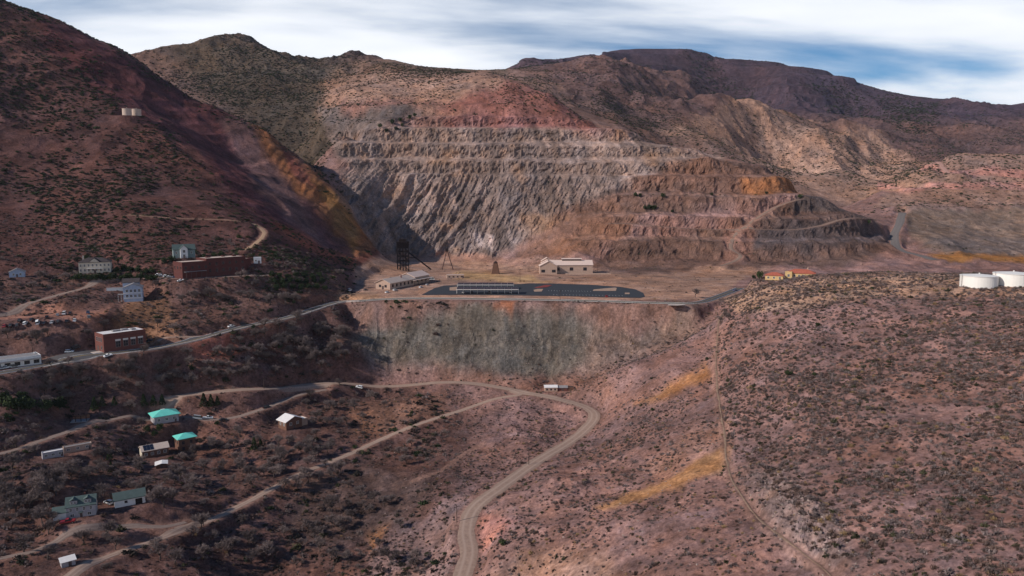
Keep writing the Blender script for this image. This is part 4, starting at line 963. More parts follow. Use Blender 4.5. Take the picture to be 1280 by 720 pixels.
h = house('small_shed', 'tin_shed', 'little shed with tilted white tin roof below the driveway', 'shed', 40, 3)
MB().box(-2.2, 2.2, -1.5, 1.5, -1.2, 2.0).build('wall', GREYW, h); MB().add([(-2.6, -1.9, 1.95), (2.6, -1.9, 1.95), (2.6, 1.9, 2.6), (-2.6, 1.9, 2.6), (-2.6, -1.9, 2.07), (2.6, -1.9, 2.07), (2.6, 1.9, 2.72), (-2.6, 1.9, 2.72)], [(4, 5, 6, 7), (0, 1, 5, 4), (1, 2, 6, 5), (2, 3, 7, 6), (3, 0, 4, 7), (3, 2, 1, 0)]).build('roof', R_WHITE, h); door(h, 4.4, 3, 'F', 0.5, 1.0, 1.8)
def trailer(key, rot, L, m, rm, name, label):
    h = house(key, name, label, 'trailer', rot, 3)
    block(h, L, 3.0, 2.6, m, 'flat', rm, sink=1.0); windows(h, L, 3.0, row('F', 3, 1.6, 1.2, 0.9, L)); door(h, L, 3.0, 'F', L * 0.42, 0.9, 1.9)
trailer('trailer_a', 40, 8.5, GREYW, R_WHITE, 'house_trailer', 'grey house trailer with pale bluish white roof on the lower terrace')
trailer('trailer_b', 38, 12.0, TANB, R_GREY, 'long_trailer', 'long tan trailer with dull grey roof among junk on the terrace')
h = house('ruin', 'timber_ruin', 'dark roofless timber ruin above the gravel lane', 'ruin', 15, 4)
MB().box(-4, 4, -3, 3, -1, 0.3).build('floor', R_GREY, h)
for x in (-3.8, -1.3, 1.3, 3.8):
    for y in (-2.8, 2.8): MB().box(x - 0.15, x + 0.15, y - 0.15, y + 0.15, 0.302, 3.2).build('post', DWOOD, h)
MB().box(-4.2, 4.2, -3.1, -2.5, 3.2, 3.45).build('beam', DWOOD, h); MB().box(-4, 4, 2.6, 2.9, 0.302, 2.4).build('back_wall', WOOD, h)
# barn by the loop road
h = house('barn', 'mine_shed', 'low white roofed mine shed with rusty annex beside the dirt loop road', 'shed', 2, 5)
block(h, 8.5, 5, 2.6, TANB, 'gable', R_WHITE, 1.0, (-3, 0, 0), ov=0.3); block(h, 6.5, 4, 2.2, BRICK, 'gable', R_GREY, 0.9, (4.8, 0.2, 0), ov=0.3); block(h, 4.2, 3.6, 2.0, WOOD, 'flat', R_DARK, 0.9, (10.4, 0.2, 0))
windows(h, 8.5, 5, row('F', 3, 1.3, 0.9, 0.9, 8), TRIMD, (-3, 0, 0)); door(h, 6.5, 4, 'F', 0, 1.4, 1.9, None, (4.8, 0.2, 0))
# orange houses on the saddle
h = house('orange_a', 'yellow_cottage', 'small yellow cottage with red tiled hip roof', 'house', -24, 9)
block(h, 12.5, 9, 3.4, YEL, 'hip', R_RED, 2.0, sink=4); windows(h, 12.5, 9, row('F', 3, 1.9, 1.3, 1.4, 12) + row('L', 2, 1.9, 1.2, 1.4, 8)); door(h, 12.5, 9, 'L', 0, 1, 2.1)
h = house('orange_b', 'villa', 'larger cream villa with long red tiled roof and chimney', 'house', -22, 10)
block(h, 20, 11, 4.2, YEL, 'hip', R_RED, 2.6, sink=5); block(h, 5, 4, 5.0, YEL, 'flat', R_RED, 1, (-8.6, -5.5, 0), sink=5); windows(h, 20, 11, row('F', 5, 2.4, 1.3, 1.6, 16, 2) + row('L', 2, 2.4, 1.2, 1.6, 8)); door(h, 20, 11, 'F', 0, 1.1, 2.2)
MB().box(4, 5, 1, 2, 5, 8.2).build('chimney', TANB, h); windows(h, 5, 4, [('F', 0, 2.6, 1.4, 1.8)], None, (-8.6, -5.5, 0))

# water tanks
TANKW = mat('white_tank_paint', (0.80, 0.76, 0.70), 0.5, 0.3, 0.05, 0.3); TANKT = mat('tan_tank_paint', (0.52, 0.40, 0.33), 0.7, 0.2, 0.12, 0.5)
def tank(key, r, hh, m, label, group=None, cone=0.9):
    p = SITES[key]; t = thing('water_tank', label, 'water tank', p, 0, group)
    MB().lathe([(r, -1.0), (r, hh)], 40).build('shell', m, t, False); MB().lathe([(r + 0.25, hh + 0.002), (r + 0.25, hh + 0.18), (r * 0.5, hh + 0.18 + cone * 0.55), (0.4, hh + 0.18 + cone)], 40).build('roof', m, t)
    l = MB()
    for s in (-0.25, 0.25): l.tube((-r - 0.25, s, 0), (-r - 0.25, s, hh + 0.8), 0.05)
    for i in range(int(hh / 0.4)): l.tube((-r - 0.25, -0.25, 0.3 + i * 0.4), (-r - 0.25, 0.25, 0.3 + i * 0.4), 0.03)
    l.build('ladder', STEEL, t); MB().tube((0, 0, hh + 0.15 + cone), (0, 0, hh + 0.8 + cone), 0.3, 0.3, 10).build('vent', m, t)
tank('tank_a', 9.2, 6.2, TANKW, 'squat white water tank on the hilltop, nearer the pit of the pair'); tank('tank_b', 9.8, 6.6, TANKW, 'larger white water tank, last on the hilltop track')
tank('htank_a', 4.6, 7.5, TANKT, 'tan upright tank high on the dark red mountain', 'tan tanks on the mountain', 0.6); tank('htank_b', 4.6, 7.5, TANKT, 'tan upright tank high on the dark red mountain', 'tan tanks on the mountain', 0.6)

# ------------------------------------------------------------------ mine yard on the levelled dump
def lotp(u, v): return plane_pt(u, v, LOT_Z)
# power house: long block with monitor, stepped gable wing
p = lotp(713, 341.5); h = thing('power_house', 'big pinkish mine power house with long roof monitor and stepped gable wing', 'building', p, rad(2))
k = p[1] / F
W = 56 * k; block(h, W, 17, 8.6, TANB, 'gable', R_PINK, 4.2, (0, 8, 0), ov=0.6, sink=1)
MB().box(-8, 12, 6.2, 9.8, 12.6, 14.2).build('monitor', TRIMD, h); rb = MB(); gable_roof(rb, 20.5, 4.2, 14.2, 0.7, 0.4, 0.2, 'x', 2, 8); rb.build('monitor_roof', R_PINK, h)
windows(h, W, 17, [('F', -13, 4.4, 3.4, 3.0), ('F', 1, 4.4, 3.4, 3.0), ('F', 15, 4.4, 3.4, 3.0)], TRIMD, (0, 8, 0))
wx_ = -W / 2 + 3.5
block(h, 17.5, 12, 8.4, TANB, 'gable', R_PINK, 4.6, (wx_ - 4, -3.5, 0), 'y', 1, 0.6, 'wing_wall'); windows(h, 17.5, 12, [('F', -5.4, 3.2, 3.6, 2.6), ('F', 5.4, 3.2, 3.6, 2.6)], TRIMD, (wx_ - 4, -3.5, 0))
for i, (y0, y1, hh) in enumerate(((3.0, 8.5, 10.4), (9.0, 15.0, 12.2))):
    rb = MB(); gable_roof(rb, 12.5 - i * 1.5, y1 - y0, hh, 3.2, 0.6, 0.3, 'y', wx_ - 4, (y0 + y1) / 2); rb.build('stepped_gable', R_PINK, h)
    MB().add([(wx_ - 4 + a, y0, z) for a, z in ((-6.2, hh - 2), (6.2, hh - 2), (6.2, hh), (0, hh + 3.1), (-6.2, hh))], [(0, 1, 2, 3, 4)]).build('gable_wall', TANB, h)
o = MB().box(-6, 40, -12.6, -12.0, -0.4, 1.2).build('yard_wall', TANB); o.location = p; tag(o, 'low tan wall in front of the power house', 'wall')
# museum shops
p = lotp(492, 360); p = (p + lotp(497, 357)) / 2; h = thing('mine_shop', 'long tan gabled mine museum with a gable end facing the highway', 'building', (p[0], p[1], LOT_Z), rad(66))
h.scale = (1.15, 1.25, 1.25); block(h, 34, 11.5, 4.4, TANB, 'gable', R_TAN, 2.4, sink=1, ov=0.8); block(h, 22, 12.5, 5.4, TANB, 'gable', R_PINK, 2.6, (29.5, 1.5, 0), sink=1, ov=0.8)
windows(h, 34, 11.5, row('F', 6, 2.3, 1.8, 1.8, 32) + row('L', 2, 2.2, 1.5, 1.5, 9), TRIMD); door(h, 34, 11.5, 'L', 0, 1.6, 2.3); MB().box(4, 4.7, -2.4, -1.7, 6, 7.9).build('chimney', BRICK, h)
windows(h, 22, 12.5, row('F', 3, 2.6, 1.8, 1.8, 20), TRIMD, (29.5, 1.5, 0)); MB().box(12, 41, -8.6, -5.0, 3.5, 3.75).build('porch_roof', R_TAN, h)
for i in range(6): MB().box(12.5 + i * 5.5, 12.75 + i * 5.5, -8.4, -8.15, 0, 3.5).build('porch_post', TRIMD, h)
p = lotp(569, 347.5); h = thing('flat_shed', 'low flat roofed pinkish shed behind the solar canopies', 'shed', p, rad(10))
block(h, 17, 7, 3.0, TANB, 'flat', R_PINK, sink=1); windows(h, 17, 7, row('F', 4, 1.6, 1.4, 1.0, 16), TRIMD); door(h, 17, 7, 'F', 7.4, 1.1, 2.1)
# big timber headframe
p = lotp(504, 337.5); h = thing('headframe', 'tall dark timber mine headframe with braced tower and sloping back legs', 'headframe', p, rad(8))
tw, td, hh = 12.0, 9.0, 30.0
for ix in range(5):
    for iy in (-1, 1): MB().box(-tw / 2 + ix * tw / 4 - 0.5, -tw / 2 + ix * tw / 4 + 0.5, iy * td / 2 - 0.4, iy * td / 2 + 0.4, -1, hh).build('post', DWOOD, h)
for z in (5, 10, 15, 20, 25, 29):
    for iy in (-1, 1): MB().box(-tw / 2 - 0.5, tw / 2 + 0.5, iy * (td / 2 + 0.41) - 0.2, iy * (td / 2 + 0.41) + 0.2, z - 0.35, z + 0.35).build('cross_beam', DWOOD, h)
for z0 in (0, 10, 20):
    for iy in (-1, 1):
        for s in (-1, 1): MB().beam((-s * tw / 2, iy * (td / 2 + 0.8 + 0.3 * (s > 0)), z0), (s * tw / 2, iy * (td / 2 + 0.8 + 0.3 * (s > 0)), z0 + 10), 0.35).build('brace', DWOOD, h)
MB().box(-tw / 2 - 1, tw / 2 + 1, -td / 2 - 1, td / 2 + 1, hh + 0.002, hh + 0.7).build('platform', DWOOD, h); MB().box(-4.2, 4.2, -2.4, 2.4, hh + 0.702, hh + 3.4).build('sheave_house', DWOOD, h)
MB().box(-tw / 2 + 0.6, tw / 2 - 0.6, -td / 2 + 0.6, td / 2 - 0.6, 23.5, 29).build('ore_bin', DWOOD, h)
for y in (-2.5, 2.5):
    MB().beam((tw / 2, y, 19), (tw / 2 + 24, y, 0.2), 1.1).build('back_leg', DWOOD, h); MB().beam((tw / 2, y, 14), (tw / 2 + 9, y, 12.5), 0.5).build('strut', DWOOD, h)
for i in range(4): MB().beam((tw / 2 + 4 + 5 * i, -2.5, 16.0 - 4 * i), (tw / 2 + 4 + 5 * i, 2.5, 16.0 - 4 * i), 0.35).build('rung', DWOOD, h)
# slender steel derrick
p = lotp(559, 337); h = thing('derrick', 'slender rusty steel A frame derrick with cab on top', 'derrick', p, 0)
for x in (-5.5, 6.5):
    for y in (-2, 2): MB().beam((x, y, 0), (0.4 if x > 0 else -0.4, y * 0.3, 20), 0.6).build('leg', STEEL, h)
for z in (5, 10, 15): MB().beam((-5.5 * (1 - z / 20), -2, z), (6.5 * (1 - z / 20), -2, z), 0.25).build('cross_bar', STEEL, h)
MB().box(-1.5, 1.5, -1.2, 1.2, 19.8, 23).build('cab', DWOOD, h)
# short boarded headframe
p = lotp(619.5, 342); h = thing('small_headframe', 'short tapered timber headframe boarded in grey planks', 'headframe', p, 0)
b4 = 3.8; t4 = 1.7
for sx in (-1, 1):
    for sy in (-1, 1): MB().beam((sx * b4, sy * b4, -0.5), (sx * t4, sy * t4, 11), 0.42).build('leg', DWOOD, h)
for i in range(10):
    z = 0.3 + i * 1.05; w0 = b4 + (t4 - b4) * z / 11; w1 = b4 + (t4 - b4) * (z + 0.9) / 11
    for rz in (0, 1, 2, 3):
        o = MB().add([(-w0, -w0 - 0.3, z), (w0, -w0 - 0.3, z), (w1, -w1 - 0.3, z + 0.9), (-w1, -w1 - 0.3, z + 0.9), (-w0, -w0, z), (w0, -w0, z), (w1, -w1, z + 0.9), (-w1, -w1, z + 0.9)], [(0, 1, 2, 3), (7, 6, 5, 4), (0, 4, 5, 1), (3, 2, 6, 7), (1, 5, 6, 2), (4, 0, 3, 7)]).build('plank', WOOD, h); o.rotation_euler = (0, 0, rz * math.pi / 2)
MB().box(-2.1, 2.1, -2.1, 2.1, 11, 11.5).build('platform', DWOOD, h); MB().lathe([(1.2, 11.6), (1.2, 12.6), (0.3, 13.4)], 10).build('sheave_cap', STEEL, h)
# solar canopies
def canopy(u0, u1, v, hz, label):
    a = plane_pt(u0, v, LOT_Z); b = plane_pt(u1, v, LOT_Z); L = b[0] - a[0]; c = (a + b) / 2
    h = thing('solar_canopy', label, 'canopy', (c[0], c[1], lotz), 0)
    n = 9
    for i in range(n + 1):
        x = -L / 2 + i * L / n; MB().box(x - 0.16, x + 0.16, -0.16, 0.16, 0, hz).build('post', TRIM, h); MB().beam((x, -4.6, hz + 0.05), (x, 4.6, hz + 0.75), 0.16).build('rafter', TRIM, h)
    pm_ = MB().box(-L / (2 * n) + 0.12, L / (2 * n) - 0.12, -2.4, 2.4, 0.0, 0.1).mesh('solar_panel', PANEL); rl = math.atan(0.7 / 9.2)
    for i in range(n):
        for j in (-1, 1):
            o = obj('solar_panel', pm_, h); o.location = (-L / 2 + (i + 0.5) * L / n, j * 2.45, hz + 0.6 + j * 2.45 * 0.7 / 9.2); o.rotation_euler = (rl, 0, 0)
    MB().box(-L / 2 - 0.2, L / 2 + 0.2, -5.0, -4.85, hz - 0.05, hz + 0.38).build('fascia', TRIM, h)
canopy(571, 648, 367.2, 3.6, 'long solar panel canopy along the front edge of the car park'); canopy(572, 642, 361.2, 3.6, 'long solar panel canopy along the back edge of the car park')

# ------------------------------------------------------------------ utility poles
POLE = mat('pole_wood', (0.075, 0.052, 0.042), 0.9, 0.1, 0.2, 1.5)
def upole(p, hh, label, rz=0.4):
    t = thing('utility_pole', label, 'pole', (p[0], p[1], p[2]), rz, 'wooden utility poles')
    MB().tube((0, 0, -1), (0, 0, hh), 0.19, 0.13, 8).build('shaft', POLE, t); MB().box(-1.2, 1.2, -0.24, -0.12, hh - 1.0, hh - 0.8).build('crossarm', POLE, t)
    for x in (-1.05, 0, 1.05): MB().tube((x, -0.18, hh - 0.8), (x, -0.18, hh - 0.55), 0.06).build('insulator', GLASS, t)
for u, v, hh, lb in ((571, 652, 7.5, 'wooden utility pole by the narrow bend of the dirt loop road'), (661, 581, 8.5, 'wooden utility pole beside the straight of the dirt loop road'), (559, 622, 7, 'wooden utility pole standing alone in the gulch'),
                     (195, 329, 12, 'tall dark utility pole behind the cream mansion'), (311, 394, 7, 'utility pole above the parked pair on the highway'), (41, 445, 8, 'utility pole behind the roadside shop'), (92, 432, 8, 'utility pole behind the white car on the forecourt'), (330, 486, 7, 'utility pole beside the dirt road near the white roof house'), (432, 366, 8, 'utility pole at the highway bend')):
    p = at(u, v); upole(p, hh, lb)
for u, v, hh, lb in ((650, 353.5, 13, 'tall thin pole behind the solar canopies'), (747, 341, 9, 'thin pole beside the power house'), (700, 375.5, 8, 'pole at the front edge of the car park')):
    upole(lotp(u, v), hh, lb)

# ------------------------------------------------------------------ vehicles
TYRE = mat('tyre_rubber', (0.015, 0.015, 0.015), 0.9, 0.1); HUB = mat('alloy_hub', (0.45, 0.45, 0.46), 0.4, 0.5, metal=0.6); LAMP = mat('lamp_glass', (0.75, 0.75, 0.72), 0.2, 0.5); TAIL = mat('tail_lamp', (0.35, 0.02, 0.02), 0.3, 0.5)
PAINT = {n: mat('paint_' + n, c, 0.35, 0.5) for n, c in {'white': (0.78, 0.78, 0.77), 'silver': (0.42, 0.43, 0.45), 'black': (0.018, 0.018, 0.02), 'red': (0.30, 0.025, 0.03), 'blue': (0.04, 0.07, 0.16), 'grey': (0.14, 0.145, 0.15), 'dark': (0.045, 0.045, 0.05)}.items()}
_wheel = (MB().tube((0, -0.11, 0), (0, 0.11, 0), 0.34, 0.34, 14).mesh('wheel', TYRE), MB().tube((0, -0.125, 0), (0, 0.125, 0), 0.2, 0.2, 10).mesh('hub', HUB))
KIND = {   # lower body profile, glasshouse profile (x forward, z up), half width, axle positions
 'sedan': ([(-2.25, 0.35), (2.25, 0.32), (2.3, 0.62), (2.1, 0.78), (0.95, 0.92), (-1.55, 0.96), (-2.2, 0.9), (-2.3, 0.6)], [(-1.5, 0.96), (0.95, 0.92), (0.3, 1.4), (-0.95, 1.42)], 0.9, (1.4, -1.35)),
 'suv': ([(-2.25, 0.4), (2.25, 0.4), (2.3, 0.75), (2.15, 0.95), (1.1, 1.08), (-2.2, 1.12), (-2.3, 0.8)], [(-2.15, 1.12), (1.1, 1.08), (0.5, 1.66), (-1.9, 1.72)], 0.94, (1.4, -1.35)),
 'van': ([(-2.6, 0.4), (2.6, 0.4), (2.65, 0.9), (2.2, 1.2), (-2.55, 1.25), (-2.65, 0.8)], [(-2.55, 1.25), (2.2, 1.2), (1.45, 2.1), (-2.4, 2.15)], 0.98, (1.7, -1.6)),
 'pickup': ([(-2.75, 0.5), (2.7, 0.45), (2.75, 0.85), (2.6, 1.05), (1.1, 1.12), (-0.9, 1.14), (-0.92, 1.02), (-2.7, 1.05), (-2.75, 0.8)], [(-0.85, 1.14), (1.1, 1.12), (0.5, 1.72), (-0.7, 1.74)], 0.96, (1.75, -1.65))}
def taper(prof, hw_, hwt, mz):
    n = len(prof); zs = [z for _, z in prof]; lo, hi = min(zs), max(zs)
    v = []
    for sgn in (-1, 1):
        for x, z in prof: v.append((x, sgn * (hw_ + (hwt - hw_) * (z - lo) / (hi - lo)), z))
    return MB().add(v, [tuple(range(n)), tuple(range(2 * n - 1, n - 1, -1))] + [(i + n, (i + 1) % n + n, (i + 1) % n, i) for i in range(n)])
_car = {}
def car(u, v, rot, kind, col, label, plane=None, group=None):
    p = plane_pt(u, v, plane) if plane else at(u, v)
    z = plane if plane else float(zat(p[0], p[1])) + 0.14
    lo, gh, hw_, ax = KIND[kind]
    t = thing({'sedan': 'car', 'suv': 'car', 'van': 'van', 'pickup': 'pickup_truck'}[kind], label, {'sedan': 'car', 'suv': 'car', 'van': 'van', 'pickup': 'pickup'}[kind], (p[0], p[1], z), rad(rot), group)
    # follow the slope of the ground
    if not plane:
        c, s = math.cos(rad(rot)), math.sin(rad(rot))
        dz = float(zat(p[0] + 1.4 * c, p[1] + 1.4 * s) - zat(p[0] - 1.4 * c, p[1] - 1.4 * s)) / 2.8; ds = float(zat(p[0] - 0.9 * s, p[1] + 0.9 * c) - zat(p[0] + 0.9 * s, p[1] - 0.9 * c)) / 1.8
        t.rotation_euler = (math.atan(np.clip(ds, -.2, .2)), -math.atan(np.clip(dz, -.2, .2)), rad(rot))
    k = (kind, col)
    if k not in _car:
        top = gh[2:]; xr = top[0][0]; xl = top[1][0]; zt = top[0][1]
        _car[k] = (taper(lo, hw_, hw_ * 0.96, 0).mesh('body', PAINT[col]), taper(gh, hw_ * 0.93, hw_ * 0.78, 0).mesh('windows', GLASS),
                   MB().box(xl + 0.02, xr - 0.02, -hw_ * 0.76, hw_ * 0.76, zt - 0.02, zt + 0.09).mesh('roof', PAINT[col]),
                   MB().box(-0.05, 0.05, -0.17, 0.17, -0.09, 0.09).mesh('headlight', LAMP), MB().box(-0.05, 0.05, -0.14, 0.14, -0.12, 0.12).mesh('tail_light', TAIL))
    a, b, c, d, e = _car[k]
    obj('body', a, t); obj('windows', b, t); obj('roof', c, t)
    for s in (-1, 1):
        o = obj('headlight', d, t); o.location = (2.27 if kind != 'van' else 2.62, s * 0.6, 0.66); o = obj('tail_light', e, t); o.location = (min(x for x, _ in lo) + 0.02, s * 0.7, 0.75)
        if kind == 'pickup': t.children[-2].location[0] = 2.72
        for x in ax:
            o = obj('wheel', _wheel[0], t); o.location = (x, s * (hw_ - 0.06), 0.34); obj('hub', _wheel[1], o)
RG = 'cars in the row above the brick hall'
rowc = [(6, 408.5, 'sedan', 'red', 'red'), (14, 408.3, 'suv', 'black', 'black'), (22, 408, 'suv', 'dark', 'charcoal'), (32, 405.5, 'suv', 'white', 'white'), (47.5, 405, 'van', 'white', 'white'), (56, 404.8, 'sedan', 'black', 'black'), (65, 404, 'sedan', 'silver', 'silver'), (73, 403.3, 'suv', 'dark', 'charcoal'), (83, 402.5, 'sedan', 'black', 'black'), (93, 401.5, 'sedan', 'white', 'white'),
        (25, 402, 'suv', 'black', 'black'), (40, 400.5, 'sedan', 'black', 'black'), (59, 398, 'suv', 'black', 'black'), (72, 394.8, 'sedan', 'silver', 'silver'), (80.5, 393.5, 'van', 'white', 'white'), (88, 393, 'suv', 'dark', 'charcoal'), (110, 392, 'pickup', 'blue', 'dark blue'), (111, 397.5, 'suv', 'grey', 'grey')]
words = {'sedan': 'sedan', 'suv': 'sport utility car', 'van': 'tall van', 'pickup': 'pickup truck'}
for i, (u, v, kd, cl_, nm) in enumerate(rowc):
    front = i < 10
    car(u, v, 118 + R.uniform(-8, 8), kd, cl_, f'{nm} {words[kd]} parked in the {"front" if front else "back"} row on the dirt terrace', None, RG)
car(87, 440.8, 15, 'suv', 'white', 'white car turning on the forecourt before the brick hall'); car(95, 436, 60, 'van', 'dark', 'dark van behind the white car on the forecourt')
car(2, 462, 52, 'sedan', 'silver', 'silver car outside the roadside shop nearest its far end', None); car(8, 460.6, 52, 'sedan', 'white', 'white car parked in front of the roadside shop'); car(16, 459, 52, 'suv', 'black', 'black car parked in front of the roadside shop beside another dark one'); car(23, 457.6, 52, 'suv', 'dark', 'charcoal car parked last in front of the roadside shop')
car(186, 427.6, 50, 'pickup', 'dark', 'dark pickup at the end of the brick hall'); car(135, 445.6, 50, 'sedan', 'white', 'white car on the highway under the brick hall')
car(289, 409.0, 52, 'sedan', 'white', 'white car parked on the highway shoulder'); car(304, 406.8, 52, 'suv', 'black', 'black car parked on the highway shoulder')
for i, (u, v, cl_) in enumerate(((198, 344.4, 'white'), (203, 345.6, 'silver'), (208, 346.4, 'white'), (213, 347, 'silver'), (219, 347.6, 'blue'), (226, 351.6, 'white'))):
    car(u, v, 20, 'sedan', cl_, f'{cl_} car in the short row beside the red brick building' if i < 5 else 'white car on the lane below the red brick building', None, 'cars by the red brick building')
car(78, 629.5, 20, 'suv', 'white', 'white car squeezed behind the dormer house') if False else None
car(136, 630, 150, 'suv', 'white', 'white car parked between the dormer house and the garage'); car(85, 654, 20, 'pickup', 'red', 'red pickup truck in front of the dormer house')
car(247, 524, 12, 'van', 'silver', 'silver van parked on the gravel lane'); car(260, 523.6, 20, 'pickup', 'white', 'white pickup parked on the gravel lane beside the silver van'); car(279, 525.8, 30, 'sedan', 'dark', 'dark car parked alone on the gravel lane verge'); car(333, 510, 45, 'sedan', 'black', 'black car coming along the gravel lane above the white roof house')
car(449, 485, 175, 'suv', 'white', 'white car driving on the dirt loop road')
for u, v, rt, kd, cl_, lb in ((437, 363.8, 80, 'van', 'white', 'white van by the highway bend near the mine museum'), (457, 363, 60, 'sedan', 'black', 'black car beside the gable end of the mine museum'), (484, 366, 60, 'sedan', 'white', 'white car in front of the mine museum nearest the highway'), (494, 363.6, 60, 'suv', 'silver', 'silver car in front of the mine museum'), (526, 359.5, 70, 'sedan', 'white', 'white car across the lane from the mine museum'), (534, 356.5, 70, 'sedan', 'silver', 'silver car across the lane from the mine museum'), (540, 350, 10, 'van', 'white', 'white van parked beyond the mine museum'), (525, 344, 30, 'van', 'white', 'white van near the foot of the timber headframe'),
                          (497, 351, 60, 'suv', 'dark', 'charcoal car behind the mine museum')):
    car(u, v, rt, kd, cl_, lb, LOT_Z + 0.1)
for u, kd, cl_, lb in ((579, 'suv', 'white', 'white car under the front solar canopy'), (590, 'sedan', 'black', 'black car under the front solar canopy'), (612, 'suv', 'grey', 'grey car under the front solar canopy'), (638, 'sedan', 'silver', 'silver car under the front solar canopy')):
    car(u, 366.2, 90, kd, cl_, lb, lotz)
car(758, 371.0, 90, 'sedan', 'red', 'dark red car at the front edge of the car park', lotz)
p = at(919, 364); car(919, 364, 40, 'suv', 'blue', 'dark car on the road past the car park')
# ------------------------------------------------------------------ plants
rng = np.random.default_rng(11)
LEAF = {
 'grey': mat('grey_twigs', (0.155, 0.117, 0.112), 0.95, 0.05, rnd=0.35, alt=(0.235, 0.182, 0.172)),
 'brown': mat('brown_twigs', (0.13, 0.086, 0.075), 0.95, 0.05, rnd=0.4, alt=(0.20, 0.133, 0.112)),
 'dark': mat('dark_scrub', (0.05, 0.043, 0.038), 0.95, 0.05, rnd=0.3, alt=(0.075, 0.062, 0.052)),
 'olive': mat('olive_leaves', (0.05, 0.05, 0.03), 0.9, 0.08, rnd=0.3, alt=(0.085, 0.08, 0.045)),
 'green': mat('juniper_green', (0.036, 0.05, 0.024), 0.9, 0.08, rnd=0.3, alt=(0.058, 0.075, 0.032)),
 'straw': mat('dry_grass', (0.30, 0.20, 0.11), 0.95, 0.05, rnd=0.25),
 'pale': mat('pale_bare_twigs', (0.19, 0.145, 0.135), 0.95, 0.05, rnd=0.25, alt=(0.28, 0.215, 0.195)),
 'bark': mat('grey_bark', (0.10, 0.078, 0.07), 0.95, 0.05, 0.25, 2.0)}
def shrub_mesh(name, m, seed, blades=46, leaves=60, h=0.85, tw=0.045, leaf=0.15):
    r = np.random.default_rng(seed); mb = MB()
    for i in range(blades):
        a = r.uniform(0, 2 * math.pi); e = r.uniform(0.15, 1.45); L = r.uniform(0.65, 1.05)
        d = np.array([math.cos(a) * math.cos(e), math.sin(a) * math.cos(e), math.sin(e) * h]) * L
        b0 = np.array([r.normal(0, 0.12), r.normal(0, 0.12), -0.1]); s = np.cross(d, r.normal(0, 1, 3)); s *= tw / (np.linalg.norm(s) + 1e-6)
        mb.add([b0 - s, b0 + s, d + s * 0.5, d - s * 0.5], [(0, 1, 2, 3)])
    lump = r.normal(0, 1, (7, 3)); lump /= np.linalg.norm(lump, axis=1)[:, None]; lump[:, 2] = np.abs(lump[:, 2]) * 0.8
    for i in range(leaves):
        c = lump[r.integers(7)] * r.uniform(0.35, 0.75) + r.normal(0, 0.2, 3); c[2] = abs(c[2]) * h
        a = r.normal(0, 1, 3); a /= np.linalg.norm(a); b = np.cross(a, r.normal(0, 1, 3)); b /= np.linalg.norm(b) + 1e-6
        k = leaf * r.uniform(0.6, 1.4)
        mb.add([c - a * k - b * k * 0.5, c + a * k - b * k * 0.7, c + a * k * 0.8 + b * k, c - a * k * 0.6 + b * k * 0.6], [(0, 1, 2, 3)])
    return mb.mesh(name, m)
SHRUB = [shrub_mesh('shrub', LEAF[k], 50 + i, *a) for i, (k, a) in enumerate((
    ('grey', (60, 40, 0.8, 0.05, 0.12)), ('grey', (50, 60, 0.75, 0.05, 0.14)), ('brown', (55, 60, 0.8, 0.05, 0.14)), ('brown', (40, 80, 0.7, 0.05, 0.15)),
    ('dark', (40, 90, 0.75, 0.05, 0.16)), ('olive', (30, 110, 0.8, 0.04, 0.15)), ('green', (25, 130, 0.9, 0.04, 0.16)), ('straw', (80, 10, 0.8, 0.05, 0.1)), ('pale', (150, 20, 0.9, 0.022, 0.07))))]
def lib(name, meshes):
    c = bpy.data.collections.new(name)
    for i, m_ in enumerate(meshes):
        o = bpy.data.objects.new(f'{name}_{i:02d}', m_); c.objects.link(o)
    return c
SLIB = lib('shrub_kinds', SHRUB)
def scatter(name, label, P_, sc, var, coll):
    n = len(P_)
    me_ = bpy.data.meshes.new(name); me_.vertices.add(n); me_.vertices.foreach_set('co', np.asarray(P_, np.float32).ravel())
    a = me_.attributes.new('size', 'FLOAT_VECTOR', 'POINT'); a.data.foreach_set('vector', np.asarray(sc, np.float32).ravel())
    a = me_.attributes.new('turn', 'FLOAT_VECTOR', 'POINT'); a.data.foreach_set('vector', np.c_[rng.normal(0, 0.12, n), rng.normal(0, 0.12, n), rng.uniform(0, 6.28, n)].astype(np.float32).ravel())
    a = me_.attributes.new('kind_index', 'INT', 'POINT'); a.data.foreach_set('value', np.asarray(var, np.int32))
    o = obj(name, me_); o['kind'] = 'stuff'; o['label'] = label
    g = bpy.data.node_groups.new(name + '_nodes', 'GeometryNodeTree')
    g.interface.new_socket('Geometry', in_out='INPUT', socket_type='NodeSocketGeometry'); g.interface.new_socket('Geometry', in_out='OUTPUT', socket_type='NodeSocketGeometry')
    nd = g.nodes; i_ = nd.new('NodeGroupInput'); o_ = nd.new('NodeGroupOutput'); ip = nd.new('GeometryNodeInstanceOnPoints'); ci = nd.new('GeometryNodeCollectionInfo')
    ci.inputs['Collection'].default_value = coll; ci.inputs['Separate Children'].default_value = True; ci.inputs['Reset Children'].default_value = True
    def na_(nm, ty):
        q = nd.new('GeometryNodeInputNamedAttribute'); q.data_type = ty; q.inputs['Name'].default_value = nm; return q.outputs['Attribute']
    g.links.new(i_.outputs[0], ip.inputs['Points']); g.links.new(ci.outputs[0], ip.inputs['Instance']); ip.inputs['Pick Instance'].default_value = True
    g.links.new(na_('kind_index', 'INT'), ip.inputs['Instance Index']); g.links.new(na_('turn', 'FLOAT_VECTOR'), ip.inputs['Rotation']); g.links.new(na_('size', 'FLOAT_VECTOR'), ip.inputs['Scale'])
    g.links.new(ip.outputs[0], o_.inputs[0])
    md = o.modifiers.new('scatter', 'NODES'); md.node_group = g
    return o
